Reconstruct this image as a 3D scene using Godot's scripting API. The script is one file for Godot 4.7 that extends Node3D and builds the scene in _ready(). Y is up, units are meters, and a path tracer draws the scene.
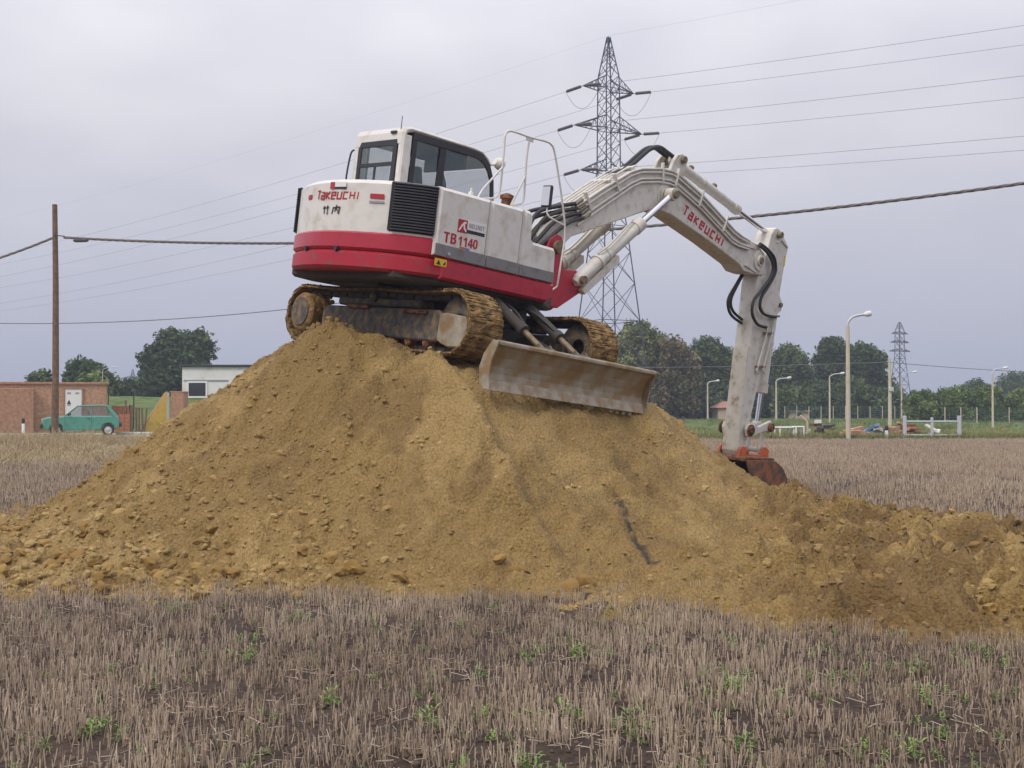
extends Node3D
# A tracked excavator on a heap of earth in a stubble field, under an overcast sky. Units are metres, y is up.

# ---------------------------------------------------------------- mesh builder
class MB:
	var v := PackedVector3Array()
	var n := PackedVector3Array()
	var c := PackedColorArray()
	var col := Color.WHITE
	var tr := Transform3D.IDENTITY

	func put(a: Vector3, na: Vector3) -> void:
		v.append(tr * a)
		n.append((tr.basis * na).normalized())
		c.append(col)

	# corners run counter-clockwise seen from outside
	func tri(a: Vector3, b: Vector3, d: Vector3) -> void:
		var nn := (b - a).cross(d - a)
		if nn.length_squared() < 1e-16:
			return
		nn = nn.normalized()
		put(a, nn); put(d, nn); put(b, nn)

	func tri_n(a: Vector3, b: Vector3, d: Vector3, na: Vector3, nb: Vector3, nd: Vector3) -> void:
		put(a, na); put(d, nd); put(b, nb)

	func quad(a: Vector3, b: Vector3, d: Vector3, e: Vector3) -> void:
		tri(a, b, d); tri(a, d, e)

	# outline in x, y pushed out along z from z0 to z1 with chamfered rims
	func poly(outline: Array, z0: float, z1: float, bev := 0.012) -> void:
		var p := PackedVector2Array(outline)
		if Geometry2D.is_polygon_clockwise(p):
			p.reverse()
		if z0 > z1:
			var t := z0
			z0 = z1
			z1 = t
		bev = minf(bev, (z1 - z0) * 0.45)
		var q := PackedVector2Array()
		var k := p.size()
		for i in k:
			var a := p[i] - p[(i + k - 1) % k]
			var b := p[(i + 1) % k] - p[i]
			var na := Vector2(-a.y, a.x).normalized()
			var nb := Vector2(-b.y, b.x).normalized()
			var m := na + nb
			var den := maxf(0.35, 1.0 + na.dot(nb))
			q.append(p[i] + m / den * bev)
		for i in k:
			var j := (i + 1) % k
			quad(Vector3(p[i].x, p[i].y, z0 + bev), Vector3(p[j].x, p[j].y, z0 + bev), Vector3(p[j].x, p[j].y, z1 - bev), Vector3(p[i].x, p[i].y, z1 - bev))
			if bev > 0.0:
				quad(Vector3(p[i].x, p[i].y, z1 - bev), Vector3(p[j].x, p[j].y, z1 - bev), Vector3(q[j].x, q[j].y, z1), Vector3(q[i].x, q[i].y, z1))
				quad(Vector3(q[i].x, q[i].y, z0), Vector3(q[j].x, q[j].y, z0), Vector3(p[j].x, p[j].y, z0 + bev), Vector3(p[i].x, p[i].y, z0 + bev))
		var ix := Geometry2D.triangulate_polygon(p)
		for i in range(0, ix.size(), 3):
			var a2 := q[ix[i]]
			var b2 := q[ix[i + 1]]
			var c2 := q[ix[i + 2]]
			if (b2 - a2).cross(c2 - a2) < 0.0:
				var t2 := b2
				b2 = c2
				c2 = t2
			tri(Vector3(a2.x, a2.y, z1), Vector3(b2.x, b2.y, z1), Vector3(c2.x, c2.y, z1))
			tri(Vector3(a2.x, a2.y, z0), Vector3(c2.x, c2.y, z0), Vector3(b2.x, b2.y, z0))

	# the same with the outline in x, z pushed up from y0 to y1
	func slab(outline: Array, y0: float, y1: float, bev := 0.012) -> void:
		var keep := tr
		tr = tr * Transform3D(Basis(Vector3(1, 0, 0), Vector3(0, 0, -1), Vector3(0, 1, 0)), Vector3.ZERO)
		var o: Array = []
		for p in outline:
			o.append(Vector2(p.x, -p.y))
		poly(o, y0, y1, bev)
		tr = keep

	func box(at: Vector3, size: Vector3, bev := 0.01, turn := Basis.IDENTITY) -> void:
		var keep := tr
		tr = tr * Transform3D(turn, at)
		var h := size * 0.5
		bev = minf(bev, minf(h.x, minf(h.y, h.z)) * 0.6)
		if bev <= 0.0005:
			poly([Vector2(-h.x, -h.y), Vector2(h.x, -h.y), Vector2(h.x, h.y), Vector2(-h.x, h.y)], -h.z, h.z, 0.0)
		else:
			var b := bev
			poly([Vector2(-h.x + b, -h.y), Vector2(h.x - b, -h.y), Vector2(h.x, -h.y + b), Vector2(h.x, h.y - b), Vector2(h.x - b, h.y), Vector2(-h.x + b, h.y), Vector2(-h.x, h.y - b), Vector2(-h.x, -h.y + b)], -h.z, h.z, b)
		tr = keep

	static func frame(d: Vector3) -> Basis:
		var w := d.normalized()
		var s := Vector3.UP if absf(w.y) < 0.92 else Vector3.RIGHT
		var u := s.cross(w).normalized()
		return Basis(u, w.cross(u), w)

	# a turned body: profile of (distance along the axis, radius) from a towards b
	func lathe(a: Vector3, dir: Vector3, prof: Array, k := 16, smooth := false) -> void:
		var f := frame(dir)
		for i in prof.size() - 1:
			var p: Vector2 = prof[i]
			var q: Vector2 = prof[i + 1]
			var sl := Vector2(q.y - p.y, q.x - p.x)
			for j in k:
				var t0 := TAU * j / k
				var t1 := TAU * (j + 1) / k
				var e0 := f.x * cos(t0) + f.y * sin(t0)
				var e1 := f.x * cos(t1) + f.y * sin(t1)
				var n0 := (e0 * sl.y - f.z * sl.x).normalized()
				var n1 := (e1 * sl.y - f.z * sl.x).normalized()
				var A := a + f.z * p.x + e0 * p.y
				var B := a + f.z * p.x + e1 * p.y
				var C := a + f.z * q.x + e1 * q.y
				var D := a + f.z * q.x + e0 * q.y
				if p.y > 1e-5:
					tri_n(A, B, C, n0, n1, n1)
				if q.y > 1e-5:
					tri_n(A, C, D, n0, n1, n0)

	func rod(a: Vector3, b: Vector3, r: float, k := 10, r2 := -1.0) -> void:
		var l := (b - a).length()
		if l < 1e-6:
			return
		var e := r if r2 < 0.0 else r2
		lathe(a, b - a, [Vector2(0, 0), Vector2(0, r), Vector2(l, e), Vector2(l, 0)], k)

	# swept round tube through points; radius may taper
	func tube(path: Array, r: float, k := 8, r_end := -1.0) -> void:
		var m := path.size()
		var e := r if r_end < 0.0 else r_end
		var f := frame(path[1] - path[0])
		var last_x := f.x
		var rings: Array = []
		for i in m:
			var d: Vector3 = (path[mini(i + 1, m - 1)] - path[maxi(i - 1, 0)]).normalized()
			var u := (last_x - d * last_x.dot(d)).normalized()
			last_x = u
			var w := d.cross(u)
			var rr := lerpf(r, e, float(i) / (m - 1))
			var ring: Array = []
			for j in k:
				var t := TAU * j / k
				var o := u * cos(t) + w * sin(t)
				ring.append([path[i] + o * rr, o])
			rings.append(ring)
		for i in m - 1:
			for j in k:
				var j2 := (j + 1) % k
				var A = rings[i][j]
				var B = rings[i][j2]
				var C = rings[i + 1][j2]
				var D = rings[i + 1][j]
				tri_n(A[0], B[0], C[0], A[1], B[1], C[1])
				tri_n(A[0], C[0], D[0], A[1], C[1], D[1])
		for j in range(1, k - 1):
			tri(rings[0][0][0], rings[0][j + 1][0], rings[0][j][0])
			tri(rings[m - 1][0][0], rings[m - 1][j][0], rings[m - 1][j + 1][0])

	# flat pen strokes in x, y standing proud of a face: [[points], ...]
	func strokes(lines: Array, w: float, z0: float, z1: float) -> void:
		for l in lines:
			for i in l.size() - 1:
				var a: Vector2 = l[i]
				var b: Vector2 = l[i + 1]
				var d := (b - a).normalized()
				var s := Vector2(-d.y, d.x) * w * 0.5
				var ea := d * w * 0.5 if i > 0 else Vector2.ZERO
				var eb := d * w * 0.5 if i < l.size() - 2 else Vector2.ZERO
				poly([a - ea - s, b + eb - s, b + eb + s, a - ea + s], z0, z1 + 0.0002 * (i % 3), 0.0)

	func mesh() -> ArrayMesh:
		var arr := []
		arr.resize(Mesh.ARRAY_MAX)
		arr[Mesh.ARRAY_VERTEX] = v
		arr[Mesh.ARRAY_NORMAL] = n
		arr[Mesh.ARRAY_COLOR] = c
		var m := ArrayMesh.new()
		m.add_surface_from_arrays(Mesh.PRIMITIVE_TRIANGLES, arr)
		return m

# ---------------------------------------------------------------- objects and names
var taken := {}
var M := {}
var rng := RandomNumberGenerator.new()

func numbered(called: String) -> String:
	if not taken.has(called):
		taken[called] = 0
		return called
	taken[called] += 1
	return "%s_%03d" % [called, taken[called]]

func tag(o: Node, label: String, category: String, group := "") -> void:
	o.set_meta("label", label)
	o.set_meta("category", category)
	if group != "":
		o.set_meta("group", group)

func thing(called: String, label: String, category: String, at := Vector3.ZERO, turn := 0.0, group := "") -> Node3D:
	var o := Node3D.new()
	o.name = numbered(called)
	add_child(o)
	o.position = at
	o.rotation.y = turn
	tag(o, label, category, group)
	return o

func put(mesh: Mesh, called: String, m: Material, parent: Node, xf := Transform3D.IDENTITY) -> MeshInstance3D:
	var o := MeshInstance3D.new()
	o.name = numbered(called) if parent == self else called
	o.mesh = mesh
	o.material_override = m
	o.transform = xf
	parent.add_child(o, true)
	return o

func build(mb: MB, called: String, m: Material, parent: Node, xf := Transform3D.IDENTITY) -> MeshInstance3D:
	return put(mb.mesh(), called, m, parent, xf)

func structure(mb: MB, called: String, m: Material, label := "") -> MeshInstance3D:
	var o := build(mb, called, m, self)
	o.set_meta("kind", "structure")
	if label != "":
		o.set_meta("label", label)
	return o

func scatter(mesh: Mesh, places: Array, colors: Array, called: String, m: Material, parent: Node) -> MultiMeshInstance3D:
	var mm := MultiMesh.new()
	mm.transform_format = MultiMesh.TRANSFORM_3D
	mm.use_colors = true
	mm.mesh = mesh
	mm.instance_count = places.size()
	for i in places.size():
		mm.set_instance_transform(i, places[i])
		mm.set_instance_color(i, colors[i])
	var o := MultiMeshInstance3D.new()
	o.name = numbered(called) if parent == self else called
	o.multimesh = mm
	o.material_override = m
	parent.add_child(o, true)
	return o

func copy(o: Node3D, called: String) -> Node3D:
	var r: Node3D = o.duplicate()
	r.name = numbered(called)
	add_child(r)
	return r

# ---------------------------------------------------------------- computed textures and materials
func noise(seed_: int, freq: float, oct := 4, kind := FastNoiseLite.TYPE_SIMPLEX_SMOOTH) -> FastNoiseLite:
	var f := FastNoiseLite.new()
	f.seed = seed_
	f.noise_type = kind
	f.frequency = freq
	f.fractal_octaves = oct
	f.fractal_type = FastNoiseLite.FRACTAL_FBM if oct > 1 else FastNoiseLite.FRACTAL_NONE
	return f

# grey noise turned to colour by a ramp of [value, Color] (sRGB)
func ramp_texture(f: FastNoiseLite, ramp: Array, size := 512) -> ImageTexture:
	var im := f.get_seamless_image(size, size)
	im.convert(Image.FORMAT_L8)
	var src := im.get_data()
	var lut := PackedByteArray()
	lut.resize(768)
	for i in 256:
		var t := i / 255.0
		var k := 0
		while k < ramp.size() - 2 and t > ramp[k + 1][0]:
			k += 1
		var a = ramp[k]
		var b = ramp[k + 1]
		var s := clampf((t - a[0]) / maxf(b[0] - a[0], 1e-5), 0.0, 1.0)
		var cc: Color = a[1].lerp(b[1], s)
		lut[i * 3] = int(cc.r * 255.0)
		lut[i * 3 + 1] = int(cc.g * 255.0)
		lut[i * 3 + 2] = int(cc.b * 255.0)
	var out := PackedByteArray()
	out.resize(src.size() * 3)
	for i in src.size():
		var g := src[i] * 3
		out[i * 3] = lut[g]
		out[i * 3 + 1] = lut[g + 1]
		out[i * 3 + 2] = lut[g + 2]
	return ImageTexture.create_from_image(Image.create_from_data(size, size, false, Image.FORMAT_RGB8, out))

func grey_texture(f: FastNoiseLite, size := 512) -> ImageTexture:
	var im := f.get_seamless_image(size, size)
	return ImageTexture.create_from_image(im)

func g(x: float) -> Color:
	return Color(x, x, x)

# albedo given as linear reflectance
func mat(r: float, gg: float, b: float, rough := 0.7, metal := 0.0) -> StandardMaterial3D:
	var m := StandardMaterial3D.new()
	m.albedo_color = Color(r, gg, b).linear_to_srgb()
	m.roughness = rough
	m.metallic = metal
	m.cull_mode = BaseMaterial3D.CULL_DISABLED
	return m

func worn(m: StandardMaterial3D, tex: Texture2D, scale: float, relief: Texture2D = null, depth := 0.0, in_world := false) -> StandardMaterial3D:
	m.albedo_texture = tex
	m.uv1_triplanar = true
	m.uv1_world_triplanar = in_world
	m.uv1_scale = Vector3.ONE * scale
	if relief:
		m.heightmap_enabled = true
		m.heightmap_texture = relief
		m.heightmap_scale = depth
	return m

func vertex_mat(rough := 0.9) -> StandardMaterial3D:
	var m := StandardMaterial3D.new()
	m.vertex_color_use_as_albedo = true
	m.roughness = rough
	m.cull_mode = BaseMaterial3D.CULL_DISABLED
	return m

func make_materials() -> void:
	var grime := ramp_texture(noise(11, 0.012, 5), [[0.0, Color(0.84, 0.81, 0.77)], [0.30, Color(0.95, 0.94, 0.925)], [0.55, Color(1, 1, 1)], [1.0, Color(0.97, 0.965, 0.955)]])
	var mud := ramp_texture(noise(12, 0.015, 6), [[0.0, Color(0.36, 0.28, 0.19)], [0.35, Color(0.52, 0.41, 0.26)], [0.62, Color(0.66, 0.53, 0.33)], [1.0, Color(0.74, 0.61, 0.40)]])
	var splash := ramp_texture(noise(13, 0.018, 5), [[0.0, Color(0.25, 0.24, 0.24)], [0.42, Color(0.36, 0.34, 0.32)], [0.66, Color(0.48, 0.41, 0.32)], [1.0, Color(0.60, 0.49, 0.34)]])
	var steel := ramp_texture(noise(14, 0.008, 6), [[0.0, Color(0.56, 0.43, 0.26)], [0.36, Color(0.58, 0.49, 0.36)], [0.50, Color(0.61, 0.57, 0.49)], [1.0, Color(0.72, 0.69, 0.64)]])
	var rough_h := grey_texture(noise(15, 0.03, 5))
	var fine_h := grey_texture(noise(16, 0.05, 5))
	M.white = worn(mat(0.72, 0.70, 0.655, 0.42), grime, 0.55)
	M.white.clearcoat_enabled = true
	M.white.clearcoat = 0.3
	M.white.clearcoat_roughness = 0.3
	M.boom_white = worn(mat(0.66, 0.64, 0.585, 0.45), grime, 0.8)
	var scuffed := ramp_texture(noise(31, 0.010, 6), [[0.0, Color(0.62, 0.53, 0.41)], [0.18, Color(0.84, 0.80, 0.73)], [0.38, Color(0.94, 0.93, 0.90)], [1.0, Color(1, 1, 1)]])
	M.scuffed_white = worn(mat(0.66, 0.64, 0.585, 0.5), scuffed, 0.9)
	M.red = worn(mat(0.44, 0.010, 0.036, 0.4), grime, 0.7)
	M.red.clearcoat_enabled = true
	M.red.clearcoat = 0.35
	M.red.clearcoat_roughness = 0.35
	var red_worn := ramp_texture(noise(32, 0.016, 6), [[0.0, Color(0.50, 0.34, 0.27)], [0.27, Color(0.60, 0.24, 0.23)], [0.42, Color(0.68, 0.10, 0.20)], [1.0, Color(0.70, 0.10, 0.20)]])
	M.red_worn = worn(mat(0.95, 0.95, 0.95, 0.5), red_worn, 0.8)
	M.grey = worn(mat(0.22, 0.215, 0.22, 0.5), grime, 0.8)
	M.black = mat(0.022, 0.022, 0.026, 0.45)
	M.grille = mat(0.012, 0.012, 0.014, 0.6)
	M.slat = mat(0.045, 0.045, 0.052, 0.4)
	M.rubber = mat(0.028, 0.027, 0.028, 0.55)
	M.dark = worn(mat(0.055, 0.048, 0.042, 0.75), grime, 0.9)
	M.frame_dark = worn(mat(0.9, 0.9, 0.9, 0.75), splash, 0.8, fine_h, 0.4)
	M.mud = worn(mat(0.80, 0.80, 0.80, 0.95), mud, 0.9, rough_h, 2.0)
	M.muddy_steel = worn(mat(0.9, 0.9, 0.9, 0.6, 0.15), steel, 0.8, fine_h, 0.25)
	M.edge_steel = worn(mat(0.62, 0.62, 0.64, 0.35, 0.6), steel, 2.0)
	M.bare_edge = worn(mat(0.95, 0.95, 0.97, 0.55, 0.1), steel, 1.6)
	M.chrome = mat(0.72, 0.72, 0.74, 0.12, 1.0)
	M.pin = worn(mat(0.62, 0.58, 0.52, 0.5, 0.3), steel, 3.0)
	M.glass = mat(0.10, 0.17, 0.17, 0.03)
	M.glass.transparency = BaseMaterial3D.TRANSPARENCY_ALPHA
	M.glass.albedo_color.a = 0.2
	M.seat = mat(0.03, 0.03, 0.035, 0.8)
	M.orange = worn(mat(0.62, 0.14, 0.04, 0.6), scuffed, 1.0)
	M.rust = worn(mat(0.9, 0.9, 0.9, 0.8), ramp_texture(noise(33, 0.02, 5), [[0.0, Color(0.20, 0.16, 0.14)], [0.45, Color(0.36, 0.24, 0.17)], [0.6, Color(0.56, 0.36, 0.22)], [1.0, Color(0.66, 0.45, 0.28)]]), 1.1, fine_h, 0.4)
	M.orange_worn = worn(mat(0.9, 0.9, 0.9, 0.7), ramp_texture(noise(37, 0.018, 5), [[0.0, Color(0.30, 0.23, 0.17)], [0.42, Color(0.44, 0.33, 0.23)], [0.62, Color(0.56, 0.36, 0.24)], [1.0, Color(0.68, 0.38, 0.24)]], 256), 1.0)
	var clod_tex := ramp_texture(noise(38, 0.04, 5), [[0.0, Color(0.62, 0.56, 0.48)], [0.5, Color(0.9, 0.88, 0.84)], [1.0, Color(1, 1, 1)]], 256)
	M.clod = worn(mat(0.33, 0.21, 0.068, 0.97), clod_tex, 4.0)
	M.clod_pale = worn(mat(0.41, 0.27, 0.09, 0.97), clod_tex, 4.0)
	M.letter_red = mat(0.42, 0.012, 0.03, 0.5)
	M.letter_black = mat(0.02, 0.02, 0.022, 0.5)
	M.sticker_white = mat(0.78, 0.78, 0.78, 0.5)
	M.sticker_yellow = mat(0.75, 0.50, 0.02, 0.5)
	M.sticker_blue = mat(0.08, 0.22, 0.55, 0.5)
	M.letter_grey = mat(0.30, 0.30, 0.32, 0.5)
	M.tan_plastic = mat(0.35, 0.24, 0.12, 0.7)
	M.leaf = vertex_mat(0.75)
	M.leaf.backlight = Color(0.25, 0.3, 0.1)
	M.straw = vertex_mat(0.85)
	M.plain = vertex_mat(0.85)
	M.bark = worn(mat(0.9, 0.9, 0.9, 0.9), ramp_texture(noise(34, 0.03, 4), [[0.0, Color(0.22, 0.18, 0.14)], [1.0, Color(0.44, 0.37, 0.29)]], 256), 1.0)
	M.timber = worn(mat(0.95, 0.95, 0.95, 0.9), ramp_texture(noise(35, 0.03, 4), [[0.0, Color(0.34, 0.27, 0.21)], [1.0, Color(0.56, 0.46, 0.36)]], 256), 0.6)
	M.concrete = worn(mat(0.55, 0.53, 0.48, 0.9), grime, 0.4)
	M.concrete_pole = worn(mat(0.60, 0.54, 0.42, 0.9), grime, 0.3)
	M.galvanised = mat(0.55, 0.58, 0.60, 0.55, 0.2)
	M.lattice = mat(0.055, 0.065, 0.105, 0.6, 0.2)
	M.cable = mat(0.16, 0.16, 0.17, 0.7)
	M.sleeve = mat(0.06, 0.06, 0.06, 0.7)
	M.bundle = mat(0.17, 0.15, 0.14, 0.8)
	M.insulator = mat(0.10, 0.075, 0.07, 0.4)
	M.lamp_white = mat(0.72, 0.72, 0.72, 0.4)
	var brick := ramp_texture(noise(36, 0.05, 4), [[0.0, Color(0.60, 0.46, 0.37)], [0.45, Color(0.70, 0.55, 0.45)], [1.0, Color(0.78, 0.65, 0.54)]], 256)
	M.brick = worn(mat(0.95, 0.92, 0.88, 0.95), brick, 0.35)
	M.brick_dark = worn(mat(0.80, 0.74, 0.72, 0.95), brick, 0.35)
	M.brick_red = worn(mat(0.80, 0.55, 0.44, 0.95), brick, 0.9)
	M.roof_red = worn(mat(0.42, 0.20, 0.15, 0.9), grime, 0.3)
	M.wall_white = worn(mat(0.76, 0.76, 0.75, 0.9), grime, 0.1)
	M.wall_cream = worn(mat(0.55, 0.44, 0.34, 0.9), grime, 0.2)
	M.yellow_paint = worn(mat(0.66, 0.44, 0.085, 0.8), grime, 0.5)
	M.door_white = mat(0.78, 0.78, 0.78, 0.6)
	M.window_dark = mat(0.03, 0.035, 0.04, 0.1)
	M.car_green = worn(mat(0.085, 0.31, 0.24, 0.35), grime, 0.5)
	M.car_green.clearcoat_enabled = true
	M.car_green.clearcoat = 0.5
	M.car_glass = mat(0.10, 0.12, 0.13, 0.04)
	M.car_glass.transparency = BaseMaterial3D.TRANSPARENCY_ALPHA
	M.car_glass.albedo_color.a = 0.35
	M.plastic_black = mat(0.025, 0.025, 0.025, 0.6)
	M.rim = mat(0.55, 0.55, 0.55, 0.4, 0.5)
	M.plastic_white = mat(0.80, 0.80, 0.80, 0.45)
	M.tarp_blue = mat(0.16, 0.25, 0.40, 0.7)
	M.fence_green = mat(0.10, 0.20, 0.16, 0.7)

# ---------------------------------------------------------------- the heap of earth as a height field
# x, z, height of surveyed points; a thin-plate surface runs through them
var survey := PackedFloat32Array([-4.34,-9.70,0.00,-3.22,-9.49,0.00,-2.20,-9.44,0.00,-1.09,-9.30,0.00,-0.26,-9.16,0.00,0.68,-8.72,0.00,1.39,-8.35,0.00,2.05,-8.02,0.00,2.64,-7.68,0.00,3.37,-7.43,0.00,-5.80,-10.60,0.00,-6.70,-12.50,0.00,-6.70,-14.50,0.00,6.50,-7.20,0.00,8.00,-7.50,0.00,-8.00,-10.00,-0.10,-8.00,-18.00,-0.10,0.00,-22.00,-0.10,8.00,-17.00,-0.10,-5.50,-12.30,-0.05,-4.69,-12.80,0.70,-3.84,-13.20,1.42,-3.15,-13.50,1.86,-2.69,-13.60,2.25,-2.17,-13.40,2.48,-1.85,-13.20,2.51,-1.28,-12.80,2.26,-5.00,-16.00,0.20,-3.50,-16.60,1.00,-2.00,-17.20,1.50,-1.00,-18.70,0.80,-1.00,-20.20,0.00,1.50,-17.40,0.90,1.50,-19.50,0.00,3.00,-17.00,0.25,4.00,-18.00,0.00,-4.00,-18.70,0.00,-6.00,-17.00,0.00,1.73,-14.60,1.55,2.51,-15.00,1.04,3.04,-15.00,0.64,3.52,-14.80,0.34,4.20,-14.00,0.23,4.36,-12.50,0.21,4.06,-10.20,0.33,4.36,-9.60,0.36,3.60,-16.70,0.05,4.60,-15.70,0.03,5.20,-14.20,0.00,6.00,-12.60,0.00,7.20,-11.50,0.00,6.20,-10.30,0.33,6.20,-9.00,0.36,7.50,-9.50,0.20,-0.41,-11.10,1.32,0.07,-10.50,0.78,0.42,-9.95,0.20,-0.87,-11.95,2.00,-2.19,-11.60,1.11,-3.13,-11.30,0.62,-3.99,-10.90,0.26,-1.54,-10.70,0.57,-1.17,-11.70,1.52,-2.89,-12.40,1.40,0.50,-11.70,1.10,1.49,-13.10,1.16,0.84,-10.80,0.47,1.72,-11.50,0.40,2.49,-12.30,0.31,2.22,-13.30,0.80,2.29,-10.40,0.14,3.12,-10.40,0.14,3.06,-8.90,0.16,3.20,-8.05,0.20,3.59,-8.30,0.29,-1.27,-16.26,2.15,-2.12,-15.41,2.23,-2.93,-14.60,2.31,-0.43,-15.40,2.04,-1.28,-14.56,2.12,-2.10,-13.75,2.20,0.40,-14.55,1.93,-0.45,-13.71,2.01,-1.26,-12.90,2.09,0.89,-14.05,1.86,0.04,-13.21,1.95,-0.77,-12.40,2.03,-0.21,-11.59,1.69,0.71,-12.50,1.58,1.62,-13.42,1.46,-2.35,-13.18,2.47,0.44,-12.79,1.74])
var tps := PackedFloat64Array()
var H_X0 := -8.2
var H_Z0 := -21.5
var H_STEP := 0.2
var H_NX := 84
var H_NZ := 78
var coarse := PackedFloat32Array()
var n_big := FastNoiseLite.new()
var n_mid := FastNoiseLite.new()
var n_small := FastNoiseLite.new()
var n_cell := FastNoiseLite.new()
var n_crumb := FastNoiseLite.new()
var n_slump := FastNoiseLite.new()
var n_rill := FastNoiseLite.new()

func solve_survey() -> void:
	var k := survey.size() / 3
	var m := k + 3
	var a: Array = []
	for i in m:
		var row := PackedFloat64Array()
		row.resize(m + 1)
		a.append(row)
	for i in k:
		for j in k:
			var r := Vector2(survey[i * 3] - survey[j * 3], survey[i * 3 + 1] - survey[j * 3 + 1]).length()
			a[i][j] = (r * r * log(r)) if r > 1e-6 else 0.02
		a[i][k] = 1.0
		a[i][k + 1] = survey[i * 3]
		a[i][k + 2] = survey[i * 3 + 1]
		a[k][i] = 1.0
		a[k + 1][i] = survey[i * 3]
		a[k + 2][i] = survey[i * 3 + 1]
		a[i][m] = survey[i * 3 + 2]
	for i in m:
		var best := i
		for j in range(i, m):
			if absf(a[j][i]) > absf(a[best][i]):
				best = j
		var t = a[i]
		a[i] = a[best]
		a[best] = t
		for j in range(i + 1, m):
			var q: float = a[j][i] / a[i][i]
			if q != 0.0:
				for l in range(i, m + 1):
					a[j][l] -= q * a[i][l]
	tps.resize(m)
	for i in range(m - 1, -1, -1):
		var s: float = a[i][m]
		for j in range(i + 1, m):
			s -= a[i][j] * tps[j]
		tps[i] = s / a[i][i]
	coarse.resize(H_NX * H_NZ)
	for iz in H_NZ:
		for ix in H_NX:
			var x := H_X0 + ix * H_STEP
			var z := H_Z0 + iz * H_STEP
			var h := tps[k] + tps[k + 1] * x + tps[k + 2] * z
			for i in k:
				var dx := x - survey[i * 3]
				var dz := z - survey[i * 3 + 1]
				var r2 := dx * dx + dz * dz
				if r2 > 1e-9:
					h += tps[i] * r2 * 0.5 * log(r2)
			coarse[iz * H_NX + ix] = h
	n_big = noise(101, 0.9, 3)
	n_mid = noise(102, 3.2, 4)
	n_small = noise(103, 11.0, 3)
	n_cell = noise(104, 3.6, 1, FastNoiseLite.TYPE_CELLULAR)
	n_cell.cellular_return_type = FastNoiseLite.RETURN_DISTANCE
	n_crumb = noise(106, 9.5, 1, FastNoiseLite.TYPE_CELLULAR)
	n_crumb.cellular_return_type = FastNoiseLite.RETURN_DISTANCE
	n_slump = noise(107, 1.5, 3)
	n_rill = noise(105, 2.2, 3)

func heap_base(x: float, z: float) -> float:
	var fx := (x - H_X0) / H_STEP
	var fz := (z - H_Z0) / H_STEP
	if fx < 0.0 or fz < 0.0 or fx >= H_NX - 1.001 or fz >= H_NZ - 1.001:
		return -0.5
	var ix := int(fx)
	var iz := int(fz)
	var tx := fx - ix
	var tz := fz - iz
	var o := iz * H_NX + ix
	return lerpf(lerpf(coarse[o], coarse[o + 1], tx), lerpf(coarse[o + H_NX], coarse[o + H_NX + 1], tx), tz)

# how cloddy the earth is at a place: the tipped foot and the left flank are rough, the raked right flank is smooth
func cloddy(x: float, z: float, b: float) -> float:
	var low := clampf(1.0 - b / 0.9, 0.0, 1.0)
	var right := smoothstep(1.9, 3.0, x + 0.25 * (z + 11.0))
	var left := smoothstep(-0.2, -1.6, x)
	return clampf(0.16 + 0.5 * low * left + 0.30 * left + 0.34 * right, 0.0, 1.0)

func heap(x: float, z: float) -> float:
	var b := heap_base(x, z)
	if b < -0.25:
		return b
	var k := cloddy(x, z, b)
	var h := b + n_big.get_noise_2d(x, z) * (0.07 + 0.07 * k) + (absf(n_slump.get_noise_2d(x * 0.8 + 0.5 * z, z)) - 0.2) * -0.11 + n_mid.get_noise_2d(x, z) * (0.048 + 0.06 * k)
	# crumbly lumps with creases between them, in two sizes that come and go in patches
	var patch := clampf(0.55 + n_big.get_noise_2d(x * 1.7 + 9.0, z * 1.7), 0.0, 1.0)
	h += maxf(0.0, 0.42 - (n_cell.get_noise_2d(x, z) + 1.0)) * 0.26 * k * patch
	h += (0.40 - (n_crumb.get_noise_2d(x, z) + 1.0)) * (0.030 + 0.07 * k) * patch
	h += n_small.get_noise_2d(x, z) * (0.018 + 0.018 * k)
	# rills running down the raked flank
	h += n_rill.get_noise_2d((x + 0.55 * z) * 1.7, (z - 0.55 * x) * 0.32) * 0.10 * (1.0 - k)
	# the bank stands clear of the field
	var bank := smoothstep(1.9, 3.0, x + 0.25 * (z + 11.0)) * clampf(b * 20.0, 0.0, 1.0)
	h += (0.09 + (0.25 - absf(n_slump.get_noise_2d(x * 1.3 + 7.0, z * 1.3))) * 0.30 + n_mid.get_noise_2d(x * 0.6, z * 0.6) * 0.10 - 0.13 * smoothstep(0.02, 0.09, n_slump.get_noise_2d(x * 0.9 - 11.0, z * 0.9))) * bank
	# the left flank ends in a shoulder; beyond it the earth has been raked lower
	var sa := Vector2(-0.95, -12.3)
	var sd := Vector2(1.55, 2.75).normalized()
	var sp := Vector2(x, z) - sa
	var along := sp.dot(sd)
	var over := sp.dot(Vector2(-sd.y, sd.x)) * -1.0 + n_big.get_noise_2d(z * 1.3, 3.0) * 0.10
	if along > -0.2 and along < 2.9:
		h += (0.12 * exp(-over * over * 30.0) - 0.30 * smoothstep(0.0, 0.22, over) * exp(-maxf(over, 0.0) * 1.3)) * smoothstep(-0.2, 0.6, along) * smoothstep(2.9, 2.1, along)
	# a scooped hollow in the bank and the lump beside it
	h -= 0.36 * exp(-((x - 3.55) * (x - 3.55) * 9.0 + (z + 8.05) * (z + 8.05) * 9.0))
	h -= 0.16 * exp(-((x - 2.95) * (x - 2.95) * 5.0 + (z + 9.2) * (z + 9.2) * 9.0))
	h += 0.14 * exp(-((x - 3.1) * (x - 3.1) * 18.0 + (z + 8.1) * (z + 8.1) * 7.0))
	h -= 0.14 * exp(-((x - 2.75) * (x - 2.75) * 3.0 + (z + 12.6) * (z + 12.6) * 2.0))
	return h

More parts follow.
